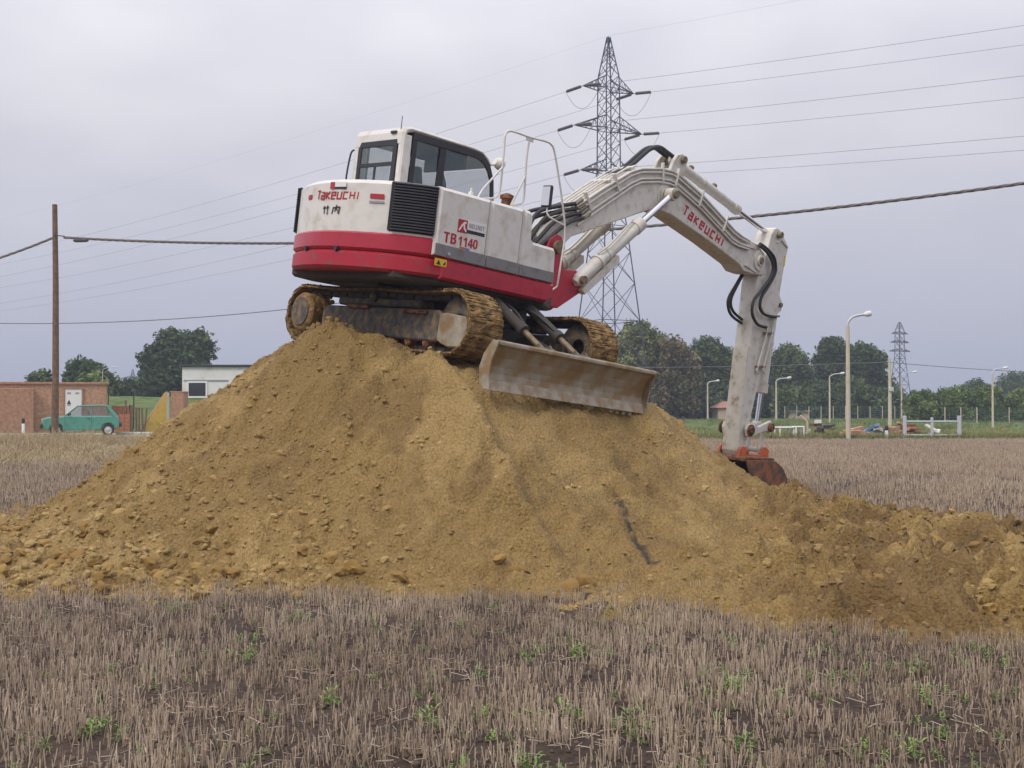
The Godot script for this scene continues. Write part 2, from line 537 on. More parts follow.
func field_height(x: float, z: float) -> float:
	return n_big.get_noise_2d(x * 0.7, z * 0.7 + 40.0) * 0.025 + n_mid.get_noise_2d(x, z + 70.0) * 0.016

func ground_at(x: float, z: float) -> float:
	return maxf(field_height(x, z) if absf(x) < 9.0 and z > -24.0 else 0.0, heap(x, z))

func make_ground() -> void:
	# one sheet out to the horizon, its mesh fine near the heap
	var xs: Array = []
	var zs: Array = []
	for v in [-1500.0, -700.0, -300.0, -150.0, -80.0, -50.0, -35.0, -25.0, -18.0, -13.0]:
		xs.append(v)
	for i in 181:
		xs.append(-9.0 + i * 0.1)
	for v in [13.0, 18.0, 25.0, 35.0, 50.0, 80.0, 150.0, 300.0, 700.0, 1500.0]:
		xs.append(v)
	for v in [-2500.0, -1200.0, -600.0, -300.0, -200.0, -140.0, -110.0, -80.0, -60.0, -48.0, -40.0, -32.0, -28.0, -26.0, -24.0]:
		zs.append(v)
	for i in 100:
		zs.append(-22.0 + i * 0.2)
	for v in [-1.0, 0.0, 5.0, 15.0, 40.0, 120.0]:
		zs.append(v)
	var soil := FastNoiseLite.new()
	soil = noise(120, 0.5, 4)
	var mb := MB.new()
	var P: Array = []
	var C: Array = []
	for z in zs:
		var row: Array = []
		var cr: Array = []
		for x in xs:
			var near: bool = absf(x) < 9.0 and z > -22.5 and z < -2.0
			row.append(Vector3(x, field_height(x, z) if near else 0.0, z))
			var t := 0.5 + 0.5 * soil.get_noise_2d(x, z)
			cr.append(Color(0.055, 0.035, 0.025).lerp(Color(0.105, 0.070, 0.048), t))
		P.append(row)
		C.append(cr)
	for i in zs.size() - 1:
		for j in xs.size() - 1:
			var a: Vector3 = P[i][j]
			var b: Vector3 = P[i + 1][j]
			var c: Vector3 = P[i + 1][j + 1]
			var d: Vector3 = P[i][j + 1]
			mb.col = C[i][j]
			mb.quad(a, b, c, d)
	var earth := ramp_texture(noise(121, 0.03, 5), [[0.0, Color(0.55, 0.52, 0.50)], [0.5, Color(0.85, 0.83, 0.82)], [1.0, Color(1, 1, 1)]])
	var m := worn(vertex_mat(0.95), earth, 0.7, grey_texture(noise(122, 0.04, 5)), 3.5, true)
	structure(mb, "ground", m, "dark brown soil of the stubble field")

func strip(called: String, pts: Array, y: float, m: Material, label: String) -> MeshInstance3D:
	var mb := MB.new()
	mb.slab(pts, y - 0.03, y, 0.0)
	return structure(mb, called, m, label)

func make_far_ground() -> void:
	var grass_tex := ramp_texture(noise(130, 0.03, 5), [[0.0, Color(0.55, 0.60, 0.42)], [0.5, Color(0.85, 0.9, 0.75)], [1.0, Color(1, 1, 0.95)]], 256)
	var lawn := worn(mat(0.13, 0.18, 0.048, 0.95), grass_tex, 0.12, null, 0.0, true)
	var verge := worn(mat(0.22, 0.22, 0.09, 0.95), grass_tex, 0.3, null, 0.0, true)
	var dry := worn(mat(0.36, 0.28, 0.17, 0.95), grass_tex, 0.3, null, 0.0, true)
	strip("meadow", [Vector2(-250, -56), Vector2(-250, -400), Vector2(300, -400), Vector2(300, -62), Vector2(60, -52), Vector2(8, -50.5), Vector2(-14, -53)], 0.012, lawn, "bright green meadow beyond the stubble field")
	strip("verge", [Vector2(4, -47), Vector2(4, -56), Vector2(70, -60), Vector2(70, -48)], 0.017, verge, "rough grass verge along the edge of the field")
	strip("dry_verge", [Vector2(-34, -28.6), Vector2(-34, -51.2), Vector2(-12, -51.2), Vector2(-10, -29)], 0.016, dry, "strip of dry grass before the lane")
	var lane := worn(mat(0.50, 0.47, 0.42, 0.95), grass_tex, 0.2, null, 0.0, true)
	strip("lane", [Vector2(-60, -51.4), Vector2(-60, -57.5), Vector2(-12, -57.5), Vector2(-12, -51.4)], 0.022, lane, "pale gravel lane past the brick building")
	# grassy bank behind the lane
	var mb := MB.new()
	var gn := noise(131, 0.25, 3)
	var rows: Array = []
	for i in 13:
		var row: Array = []
		var t := i / 12.0
		for j in 41:
			var x := -44.0 + j * 0.8
			var h := 2.0 * smoothstep(0.0, 1.0, t) * smoothstep(-11.5, -18.0, x) + gn.get_noise_2d(x, t * 12.0) * 0.12 * minf(t * 4.0, 1.0)
			row.append(Vector3(x, h - 0.02, -66.0 - t * 14.0))
		rows.append(row)
	for i in 12:
		for j in 40:
			mb.quad(rows[i][j], rows[i][j + 1], rows[i + 1][j + 1], rows[i + 1][j])
	for j in 40:
		mb.quad(rows[12][j], rows[12][j + 1], rows[12][j + 1] + Vector3(0, 0, -60), rows[12][j] + Vector3(0, 0, -60))
	structure(mb, "grass_bank", lawn, "green grassy bank behind the lane")

func lump_mesh(seed_: int, detail: int) -> ArrayMesh:
	# an angular clod: an icosahedron, split once, pushed in and out
	var r := RandomNumberGenerator.new()
	r.seed = seed_
	var t := (1.0 + sqrt(5.0)) / 2.0
	var vs: Array = []
	for p in [[-1, t, 0], [1, t, 0], [-1, -t, 0], [1, -t, 0], [0, -1, t], [0, 1, t], [0, -1, -t], [0, 1, -t], [t, 0, -1], [t, 0, 1], [-t, 0, -1], [-t, 0, 1]]:
		vs.append(Vector3(p[0], p[1], p[2]).normalized())
	var fs: Array = [[0, 11, 5], [0, 5, 1], [0, 1, 7], [0, 7, 10], [0, 10, 11], [1, 5, 9], [5, 11, 4], [11, 10, 2], [10, 7, 6], [7, 1, 8], [3, 9, 4], [3, 4, 2], [3, 2, 6], [3, 6, 8], [3, 8, 9], [4, 9, 5], [2, 4, 11], [6, 2, 10], [8, 6, 7], [9, 8, 1]]
	for d in detail:
		var mids := {}
		var nf: Array = []
		for f in fs:
			var q: Array = []
			for e in 3:
				var a: int = mini(f[e], f[(e + 1) % 3])
				var b: int = maxi(f[e], f[(e + 1) % 3])
				var key := a * 1000 + b
				if not mids.has(key):
					mids[key] = vs.size()
					vs.append(((vs[a] + vs[b]) * 0.5).normalized())
				q.append(mids[key])
			nf.append([f[0], q[0], q[2]])
			nf.append([f[1], q[1], q[0]])
			nf.append([f[2], q[2], q[1]])
			nf.append(q)
		fs = nf
	var fn := noise(seed_ * 7 + 3, 1.5, 3)
	var out: Array = []
	for p in vs:
		var k := 1.0 + 0.6 * fn.get_noise_3dv(p * 1.5) + r.randf_range(-0.16, 0.16)
		out.append(p * k)
	var nr: Array = []
	nr.resize(out.size())
	nr.fill(Vector3.ZERO)
	for f in fs:
		var fnn: Vector3 = (out[f[1]] - out[f[0]]).cross(out[f[2]] - out[f[0]])
		for i in 3:
			nr[f[i]] += fnn
	var mb := MB.new()
	for f in fs:
		var flat: Vector3 = (out[f[1]] - out[f[0]]).cross(out[f[2]] - out[f[0]]).normalized()
		mb.tri_n(out[f[0]], out[f[1]], out[f[2]], (nr[f[0]].normalized() + flat * 2.0).normalized(), (nr[f[1]].normalized() + flat * 2.0).normalized(), (nr[f[2]].normalized() + flat * 2.0).normalized())
	return mb.mesh()

func earth_color(x: float, z: float, fn: FastNoiseLite, fd: FastNoiseLite) -> Color:
	var t := 0.5 + 0.5 * fn.get_noise_2d(x, z)
	var c := Color(0.232, 0.154, 0.054).lerp(Color(0.345, 0.236, 0.086), t)
	# patches of drier, paler crust and of damp, browner earth, with ragged edges
	var wx := x + 0.5 * fn.get_noise_2d(x * 1.3 + 20.0, z * 1.3)
	var wz := z + 0.5 * fn.get_noise_2d(x * 1.3, z * 1.3 + 20.0)
	var dry := smoothstep(0.10, 0.24, fd.get_noise_2d(wx * 0.6 + 31.0, wz * 0.6))
	c = c.lerp(Color(0.415, 0.295, 0.122), dry * 0.6)
	var bank := smoothstep(2.0, 3.3, x + 0.2 * (z + 11.0))
	var d := smoothstep(0.10, 0.30, fd.get_noise_2d(wx, wz) + 0.30 * bank - 0.13 + 0.22 * fn.get_noise_2d(x * 11.0, z * 11.0))
	c = c.lerp(Color(0.170, 0.103, 0.040), d * lerpf(0.45, 0.72, bank))
	# black organic seam
	var a := Vector2(1.06, -11.55)
	var b := Vector2(1.28, -10.1)
	var p := Vector2(x, z)
	var s := clampf((p - a).dot(b - a) / (b - a).length_squared(), 0.0, 1.0)
	var off := (p - a.lerp(b, s)).length() + fn.get_noise_2d(x * 9.0, z * 9.0) * 0.05 + fn.get_noise_2d(x * 40.0, z * 40.0) * 0.03
	c = c.lerp(Color(0.03, 0.028, 0.026), 0.85 * (1.0 - smoothstep(0.015, 0.045, off)) * smoothstep(-0.55, -0.15, fn.get_noise_2d(x * 6.0 + 50.0, z * 6.0)))
	return c

func make_heap() -> void:
	var heap_thing := thing("dirt_mound", "large mound of loose yellow-brown earth carrying the excavator", "mound")
	var fn := noise(140, 0.55, 5)
	var fd := noise(141, 0.7, 5)
	var step := 0.033
	var x0 := -7.6
	var x1 := 7.6
	var z0 := -20.8
	var z1 := -6.6
	var nx := int((x1 - x0) / step)
	var nz := int((z1 - z0) / step)
	var hs := PackedFloat32Array()
	hs.resize((nx + 1) * (nz + 1))
	for iz in nz + 1:
		for ix in nx + 1:
			hs[iz * (nx + 1) + ix] = heap(x0 + ix * step, z0 + iz * step)
	var vs := PackedVector3Array()
	var ns := PackedVector3Array()
	var cs := PackedColorArray()
	var ids := PackedInt32Array()
	var at := {}
	var w := nx + 1
	for iz in nz:
		for ix in nx:
			var o := iz * w + ix
			if maxf(maxf(hs[o], hs[o + 1]), maxf(hs[o + w], hs[o + w + 1])) < -0.05:
				continue
			var corner := [o, o + 1, o + w + 1, o + w]
			for q in corner:
				if not at.has(q):
					at[q] = vs.size()
					var qx: int = q % w
					var qz: int = q / w
					var x := x0 + qx * step
					var z := z0 + qz * step
					vs.append(Vector3(x, hs[q], z))
					var hl := hs[q - 1 if qx > 0 else q]
					var hr := hs[q + 1 if qx < nx else q]
					var hd := hs[q - w if qz > 0 else q]
					var hu := hs[q + w if qz < nz else q]
					ns.append(Vector3(hl - hr, 2.0 * step, hd - hu).normalized())
					cs.append(earth_color(x, z, fn, fd))
			ids.append_array(PackedInt32Array([at[corner[0]], at[corner[1]], at[corner[2]], at[corner[0]], at[corner[2]], at[corner[3]]]))
	var arr := []
	arr.resize(Mesh.ARRAY_MAX)
	arr[Mesh.ARRAY_VERTEX] = vs
	arr[Mesh.ARRAY_NORMAL] = ns
	arr[Mesh.ARRAY_COLOR] = cs
	arr[Mesh.ARRAY_INDEX] = ids
	var mesh := ArrayMesh.new()
	mesh.add_surface_from_arrays(Mesh.PRIMITIVE_TRIANGLES, arr)
	var grain := ramp_texture(noise(142, 0.035, 6), [[0.0, Color(0.62, 0.58, 0.52)], [0.4, Color(0.88, 0.86, 0.83)], [0.7, Color(1, 1, 1)], [1.0, Color(1, 1, 1)]], 1024)
	var relief := grey_texture(noise(143, 0.025, 6), 1024)
	var m := worn(vertex_mat(0.97), grain, 0.9, relief, 2.6, true)
	M.earth = m
	put(mesh, "earth_surface", m, heap_thing)
	# clods: the largest are parts of their own, the small ones one mass
	rng.seed = 77
	var lumps: Array = []
	for i in 7:
		lumps.append(lump_mesh(200 + i, 1))
	var cands: Array = []
	for i in 42000:
		var x := rng.randf_range(-6.4, 6.6)
		var z := rng.randf_range(-17.0, -7.0)
		var b := heap_base(x, z)
		if b < -0.06:
			continue
		var k := cloddy(x, z, b)
		if rng.randf() > k * k * 0.62 + 0.05:
			continue
		var r := 0.007 + 0.012 * rng.randf() + 0.045 * k * pow(rng.randf(), 3.5) + 0.05 * k * pow(rng.randf(), 14.0)
		cands.append([r, x, z, rng.randf(), rng.randf(), rng.randf()])
	# larger clods that rolled down to the foot
	for i in 280:
		var fx := rng.randf_range(-5.6, 4.6)
		var fz := rng.randf_range(-12.0, -7.4)
		var fb := heap_base(fx, fz)
		if fb > -0.01 and fb < 0.22 and rng.randf() < (0.8 if fx < 1.0 else 0.45):
			cands.append([0.022 + (0.06 if fx < 0.8 else 0.03) * pow(rng.randf(), 2.2), fx, fz, rng.randf(), rng.randf(), rng.randf()])
	# known big clods: along the left crest, the foot, the bank
	for q in [[0.15, -3.35, -9.75], [0.13, -4.55, -9.95], [0.12, -2.55, -9.85], [0.11, -1.35, -9.62], [0.13, -0.95, -9.55], [0.09, -0.1, -9.6], [0.11, 0.05, -9.55], [0.15, 0.45, -9.45], [0.09, -4.72, -12.7], [0.12, -4.3, -12.95], [0.07, -3.9, -13.15], [0.06, -3.3, -13.4], [0.08, -5.1, -12.5], [0.09, 2.85, -10.4], [0.13, 3.0, -9.2], [0.12, 3.9, -9.5], [0.10, 4.2, -10.6], [0.14, 3.35, -8.35], [0.12, 4.0, -8.4], [0.10, 2.2, -12.9], [0.09, 0.55, -11.2], [0.07, 0.62, -11.3], [0.09, 1.75, -10.2], [0.11, 1.62, -14.2], [0.09, 1.9, -14.4], [0.08, -2.0, -9.7], [0.10, -3.0, -10.1], [0.07, -0.45, -11.6], [0.09, 2.6, -14.9], [0.07, 2.35, -14.7]]:
		cands.append([q[0] * (0.62 if q[1] < 1.0 else 0.42), q[1], q[2], rng.randf(), rng.randf(), rng.randf()])
	# dark bits along the organic seam
	cands.sort_custom(func(a, b): return a[0] > b[0])
	var small_places: Array = []
	var small_colors: Array = []
	for i in cands.size():
		var q = cands[i]
		var r: float = q[0]
		var flat := 0.55 + 0.35 * float(q[3])
		var bs := Basis.from_euler(Vector3(float(q[4]) * 0.7, float(q[5]) * TAU, float(q[3]) * 0.7)) * Basis.from_scale(Vector3(r * (0.9 + 0.5 * float(q[4])), r * flat, r))
		var xf := Transform3D(bs, Vector3(q[1], maxf(heap(q[1], q[2]), field_height(q[1], q[2])) - r * 0.05, q[2]))
		if i < 280:
			var o := MeshInstance3D.new()
			o.name = "clod"
			o.mesh = lumps[i % 7]
			o.material_override = M.clod if i % 3 else M.clod_pale
			o.transform = xf
			heap_thing.add_child(o, true)
		else:
			small_places.append(xf)
			small_colors.append(earth_color(q[1], q[2], fn, fd) * (0.85 + 0.3 * float(q[4])))
	var sm := scatter(lump_mesh(300, 1), small_places, small_colors, "small_clods", M.plain, heap_thing)
	sm.set_meta("kind", "stuff")

func stalk_clump(seed_: int, count: int, rad: float, hmin: float, hmax: float, wide: float, lean := 0.16) -> ArrayMesh:
	var r := RandomNumberGenerator.new()
	r.seed = seed_
	var mb := MB.new()
	for i in count:
		var p := Vector3(r.randf_range(-rad, rad), -0.02, r.randf_range(-rad, rad))
		var h := r.randf_range(hmin, hmax)
		var l := Vector3(r.randfn() * lean, 1.0, r.randfn() * lean).normalized()
		if r.randf() < 0.02:
			l = Vector3(r.randfn(), 0.35, r.randfn()).normalized()
		var w := wide * r.randf_range(0.7, 1.25)
		var sh := r.randf_range(0.5, 1.35)
		mb.col = Color(sh, sh * r.randf_range(0.94, 1.02), sh * r.randf_range(0.88, 1.04))
		var top := p + l * (h + 0.02)
		var a0 := r.randf() * TAU
		var ring: Array = []
		for j in 3:
			ring.append(Vector3(cos(a0 + j * TAU / 3.0), 0, sin(a0 + j * TAU / 3.0)) * w)
		for j in 3:
			var e: Vector3 = ring[j]
			var f: Vector3 = ring[(j + 1) % 3]
			mb.quad(p + f, p + e, top + e * 0.8, top + f * 0.8)
		mb.tri(top + ring[0] * 0.8, top + ring[2] * 0.8, top + ring[1] * 0.8)
		if r.randf() < 0.16:
			# a dry leaf sheath peeling off
			var q := p + l * h * r.randf_range(0.3, 0.7)
			var d := Vector3(r.randfn(), r.randf_range(0.1, 0.9), r.randfn()).normalized()
			var s := d.cross(Vector3.UP).normalized() * w * 1.6
			mb.tri(q - s, q + s, q + d * h * r.randf_range(0.3, 0.6))
	return mb.mesh()

func make_stubble() -> void:
	rng.seed = 5
	var kinds: Array = []
	for i in 5:
		kinds.append(stalk_clump(400 + i, 11, 0.085, 0.03, 0.13, 0.0030, 0.14))
	var far_kind := stalk_clump(420, 18, 0.24, 0.04, 0.13, 0.0050, 0.13)
	var tone := noise(150, 0.45, 4)
	var bare := noise(151, 0.9, 3)
	var places: Array = [[], [], [], [], []]
	var colors: Array = [[], [], [], [], []]
	var i := 0
	for z_i in 150:
		var z := -3.2 - z_i * 0.065
		var half := -z * 0.47 + 0.9
		var count := int(half * 2.0 * 0.065 * 84.0)
		for k in count:
			var x := rng.randf_range(-half, half)
			var zz := z + rng.randf_range(-0.035, 0.035)
			# sown in rows 15 cm apart
			x = lerpf(x, snappedf(x + 0.12 * zz, 0.15) - 0.12 * zz, 0.62)
			if heap(x, zz) > field_height(x, zz) or heap_base(x, zz) > 0.05 or bare.get_noise_2d(x, zz) > 0.47:
				continue
			var t := 0.5 + 0.5 * tone.get_noise_2d(x, zz)
			var col := Color(0.30, 0.225, 0.16).lerp(Color(0.62, 0.51, 0.385), clampf(t + rng.randf_range(-0.3, 0.3), 0.0, 1.0))
			var s := rng.randf_range(0.75, 1.12) * (0.72 + 0.5 * t)
			places[i % 5].append(Transform3D(Basis(Vector3.UP, rng.randf() * TAU) * Basis.from_scale(Vector3(1, s, 1)), Vector3(x, field_height(x, zz), zz)))
			colors[i % 5].append(col)
			i += 1
	for k in 5:
		var o := scatter(kinds[k], places[k], colors[k], "stubble", M.straw, self)
		o.set_meta("kind", "stuff")
		tag(o, "grey-beige cut straw stubble standing in the near field", "stubble", "stubble of the near field")
	# beyond the heap
	var fp: Array = []
	var fc: Array = []
	for z_i in 300:
		var z := -12.9 - z_i * 0.115
		if z < -47.3:
			break
		var half := -z * 0.475 + 1.0
		var count := int(half * 2.0 * 0.115 * 15.0)
		for k in count:
			var x := rng.randf_range(-half, half)
			if x < -9.5 and z < -29.0 - 1.5 * rng.randf():
				continue
			if heap_base(x, z) > 0.0 or heap(x, z) > 0.03:
				continue
			var t := 0.5 + 0.5 * tone.get_noise_2d(x * 0.5, z * 0.25)
			var band := 0.5 + 0.5 * tone.get_noise_2d(x * 0.06 + 30.0, z * 1.4)
			var col := Color(0.42, 0.32, 0.225).lerp(Color(0.64, 0.525, 0.385), clampf(0.5 * t + 0.5 * band + rng.randf_range(-0.25, 0.25), 0.0, 1.0))
			fp.append(Transform3D(Basis(Vector3.UP, rng.randf() * TAU) * Basis.from_scale(Vector3(1, rng.randf_range(0.7, 1.15), 1)), Vector3(x, 0.0, z)))
			fc.append(col)
	var fo := scatter(far_kind, fp, fc, "far_stubble", M.straw, self)
	fo.set_meta("kind", "stuff")
	tag(fo, "pinkish-grey straw stubble stretching from the mound to the verge", "stubble")
	# loose straws lying about
	var lie := MB.new()
	for k in 5:
		var a := Vector3(rng.randf_range(-0.1, 0.1), rng.randf_range(0.01, 0.05), rng.randf_range(-0.1, 0.1))
		var d := Vector3(rng.randfn(), rng.randf_range(-0.05, 0.25), rng.randfn()).normalized() * rng.randf_range(0.04, 0.10)
		lie.rod(a, a + d, 0.0022, 3)
	var lp: Array = []
	var lc: Array = []
	for k in 240:
		var z := rng.randf_range(-10.0, -3.6)
		var x := rng.randf_range(z * 0.47 - 0.5, -z * 0.47 + 0.5)
		if heap_base(x, z) > 0.02:
			continue
		lp.append(Transform3D(Basis(Vector3.UP, rng.randf() * TAU), Vector3(x, field_height(x, z), z)))
		lc.append(Color(0.50, 0.41, 0.32) * rng.randf_range(0.75, 1.15))
	var lo := scatter(lie.mesh(), lp, lc, "straw_litter", M.straw, self)
	lo.set_meta("kind", "stuff")
	tag(lo, "loose broken straws lying between the stubble", "straw")

func make_soil_crumbs() -> void:
	rng.seed = 17
	var ps: Array = []
	var cs: Array = []
	for i in 5200:
		var z := -3.4 - 6.6 * rng.randf()
		var x := rng.randf_range(z * 0.47 - 0.5, -z * 0.47 + 0.5)
		if heap_base(x, z) > 0.02:
			continue
		var r := 0.005 + 0.009 * rng.randf() + 0.022 * pow(rng.randf(), 8.0)
		ps.append(Transform3D(Basis.from_euler(Vector3(rng.randf() * 3.0, rng.randf() * TAU, 0)).scaled(Vector3(r, r * 0.8, r)), Vector3(x, field_height(x, z) + r * 0.2, z)))
		cs.append(Color(0.07, 0.046, 0.033).lerp(Color(0.14, 0.095, 0.065), rng.randf()))
	var o := scatter(lump_mesh(310, 0), ps, cs, "soil_crumbs", M.plain, self)
	o.set_meta("kind", "stuff")
	tag(o, "dark crumbs of soil between the stubble rows", "soil")

func make_weeds() -> void:
	rng.seed = 9
	var mb := MB.new()
	for i in 26:
		var a := rng.randf() * TAU
		var d := Vector3(cos(a), rng.randf_range(0.2, 1.6), sin(a)).normalized()
		var s := d.cross(Vector3.UP).normalized() * 0.0055
		var l := rng.randf_range(0.018, 0.05)
		var base := Vector3(rng.randfn() * 0.02, rng.randf() * 0.05, rng.randfn() * 0.02)
		var sh := rng.randf_range(0.75, 1.2)
		mb.col = Color(sh, sh, sh)
		mb.quad(base, base + d * l * 0.5 + s, base + d * l + Vector3(0, -0.01, 0), base + d * l * 0.5 - s)
	var ps: Array = []
	var cs: Array = []
	for q in [[-2.55, -8.6, 5], [-1.6, -6.9, 2], [0.2, -7.1, 5], [0.45, -7.0, 6], [1.25, -6.4, 7], [1.15, -6.2, 5], [1.8, -6.4, 4], [0.3, -5.6, 7], [0.55, -5.5, 5], [2.3, -6.6, 6], [2.2, -6.0, 4], [-0.15, -5.0, 3], [-0.4, -5.6, 3], [0.9, -7.6, 2], [2.9, -7.1, 5], [1.6, -5.0, 5], [0.1, -4.9, 4], [1.0, -5.2, 4], [-1.5, -8.2, 3], [2.0, -5.4, 3], [-1.0, -6.0, 2], [-1.95, -5.4, 2], [1.45, -7.3, 3], [2.6, -7.6, 3]]:
		for k in int(q[2]):
			var x: float = q[0] + rng.randfn() * 0.09
			var z: float = q[1] + rng.randfn() * 0.09
			var s := rng.randf_range(0.6, 1.3)
			ps.append(Transform3D(Basis(Vector3.UP, rng.randf() * TAU).scaled(Vector3(s, s * 1.1, s)), Vector3(x, field_height(x, z) + 0.01, z)))
			cs.append(Color(0.20, 0.32, 0.08) * rng.randf_range(0.75, 1.25))
	for i in 240:
		var z := -4.2 - 5.0 * rng.randf()
		var x := z * -0.46 * (2.0 * pow(rng.randf(), 0.75) - 1.0)
		if heap_base(x, z) > 0.0:
			continue
		var s := rng.randf_range(0.4, 1.0)
		ps.append(Transform3D(Basis(Vector3.UP, rng.randf() * TAU).scaled(Vector3(s, s, s)), Vector3(x, field_height(x, z) + 0.01, z)))
		cs.append(Color(0.20, 0.31, 0.08) * rng.randf_range(0.7, 1.2))
	var o := scatter(mb.mesh(), ps, cs, "weeds", M.leaf, self)
	o.set_meta("kind", "stuff")
	tag(o, "small green weeds sprouting between the stubble rows", "weeds")

func make_long_grass() -> void:
	rng.seed = 21
	var clump := stalk_clump(430, 26, 0.28, 0.25, 0.75, 0.006, 0.28)
	var ps: Array = []
	var cs: Array = []
	for i in 3400:
		var x := rng.randf_range(-26.0, -9.0)
		var z := rng.randf_range(-50.5, -26.5)
		var thick := 0.5 + 0.5 * n_big.get_noise_2d(x * 0.12, z * 0.12)
		if rng.randf() > thick * 1.2 * smoothstep(-26.0, -31.0, z + 2.5 * n_big.get_noise_2d(x * 0.4, 5.0)):
			continue
		var s := (0.18 + 0.55 * thick * rng.randf()) * (0.45 if z < -46.5 else 1.0)
		if Vector2(x + 17.6, z + 41.0).length() < 4.5:
			s += 0.4 * rng.randf()
		ps.append(Transform3D(Basis(Vector3.UP, rng.randf() * TAU) * Basis.from_scale(Vector3(1, s, 1)), Vector3(x, 0.01, z)))
		cs.append(Color(0.40, 0.31, 0.20).lerp(Color(0.52, 0.42, 0.25), rng.randf()))
	var o := scatter(clump, ps, cs, "dry_grass", M.straw, self)
	o.set_meta("kind", "stuff")
	tag(o, "long dry beige grass round the wooden pole", "grass")
	var vp: Array = []
	var vc: Array = []
	for i in 5200:
		var x := rng.randf_range(5.0, 38.0)
		var z := -47.2 - 7.5 * pow(rng.randf(), 1.4)
		if absf(x) > -z * 0.48 + 2.0:
			continue
		var s := rng.randf_range(0.12, 0.5)
		if i % 3 == 0:
			# tufts scattered over the meadow
			var mz := -54.0 - 46.0 * rng.randf()
			var mx := rng.randf_range(-4.0, -mz * 0.48 + 2.0)
			vp.append(Transform3D(Basis(Vector3.UP, rng.randf() * TAU) * Basis.from_scale(Vector3(1.6, rng.randf_range(0.15, 0.4), 1.6)), Vector3(mx, 0.01, mz)))
			vc.append(Color(0.13, 0.19, 0.05).lerp(Color(0.24, 0.27, 0.09), rng.randf()))
		vp.append(Transform3D(Basis(Vector3.UP, rng.randf() * TAU) * Basis.from_scale(Vector3(1, s, 1)), Vector3(x, 0.015, z)))
		vc.append(Color(0.20, 0.25, 0.075).lerp(Color(0.42, 0.36, 0.17), pow(rng.randf(), 1.5) * (1.0 if x > 22.0 else 0.7)))
	var vo := scatter(clump, vp, vc, "verge_grass", M.straw, self)
	vo.set_meta("kind", "stuff")
	tag(vo, "rough green and straw-coloured grass along the far field edge", "grass")

# ---------------------------------------------------------------- the excavator
# its own axes: x forward, y up from the ground between the tracks, z to its right-hand side
var ex: Node3D
var XU := Transform3D(Basis(Vector3.UP, 0.802), Vector3.ZERO)     # the slewed upper works
var XD := Transform3D(Basis(Vector3.UP, -0.791) * Basis(Vector3.RIGHT, -0.035), Vector3(0, -0.03, 0))    # the undercarriage

func v2(a: Array) -> Array:
	var o: Array = []
	for i in range(0, a.size(), 2):
		o.append(Vector2(a[i], a[i + 1]))
	return o

func curve(pts: Array, per := 6) -> Array:
	# a smooth path through the points
	var out: Array = []
	for i in pts.size() - 1:
		var p0: Vector3 = pts[maxi(i - 1, 0)]
		var p1: Vector3 = pts[i]
		var p2: Vector3 = pts[i + 1]
		var p3: Vector3 = pts[mini(i + 2, pts.size() - 1)]
		for k in per:
			var t := float(k) / per
			out.append(p1.cubic_interpolate(p2, p0, p3, t))
	out.append(pts[pts.size() - 1])
	return out

func upper(mb: MB, called: String, m: Material) -> MeshInstance3D:
	return build(mb, called, m, ex, XU)

func lower(mb: MB, called: String, m: Material) -> MeshInstance3D:
	return build(mb, called, m, ex, XD)

func tail_arc(zmax: float, grow := 0.0, zmin := 0.0) -> Array:
	# half of the rounded tail seen from above: (x, z), z from zmin to zmax
	var k := [[0.0, -2.08], [0.25, -2.055], [0.5, -1.99], [0.75, -1.89], [0.92, -1.79], [1.05, -1.67], [1.15, -1.56], [1.205, -1.45], [1.243, -1.25]]
	var out: Array = []
	for i in 41:
		var s := i / 40.0 * (k.size() - 1)
		var a := mini(int(s), k.size() - 2)
		var f := s - a
		var k0: Array = k[a - 1] if a > 0 else [-0.25, -2.055]
		var k3: Array = k[a + 2] if a < k.size() - 2 else [1.245, -1.05]
		var p := Vector2(cubic_interpolate(k[a][1], k[a + 1][1], k0[1], k3[1], f), cubic_interpolate(k[a][0], k[a + 1][0], k0[0], k3[0], f))
		if p.y >= zmin - 1e-4 and p.y <= zmax + 1e-4:
			var d := Vector2(p.x + 0.75, p.y).normalized()
			out.append(p + d * grow)
	return out

func tail_x(z: float) -> float:
	var a := tail_arc(1.25)
	for i in a.size() - 1:
		if absf(z) <= a[i + 1].y:
			return lerpf(a[i].x, a[i + 1].x, (absf(z) - a[i].y) / (a[i + 1].y - a[i].y))
	return -1.25

func tail_outline(grow: float, x_in: float) -> Array:
	var half := tail_arc(1.25, grow)
	var out: Array = []
	for i in range(half.size() - 1, 0, -1):
		out.append(Vector2(half[i].x, -half[i].y))
	for p in half:
		out.append(p)
	out.append(Vector2(x_in, 1.243 + grow))
	out.append(Vector2(x_in, -1.243 - grow))
	return out

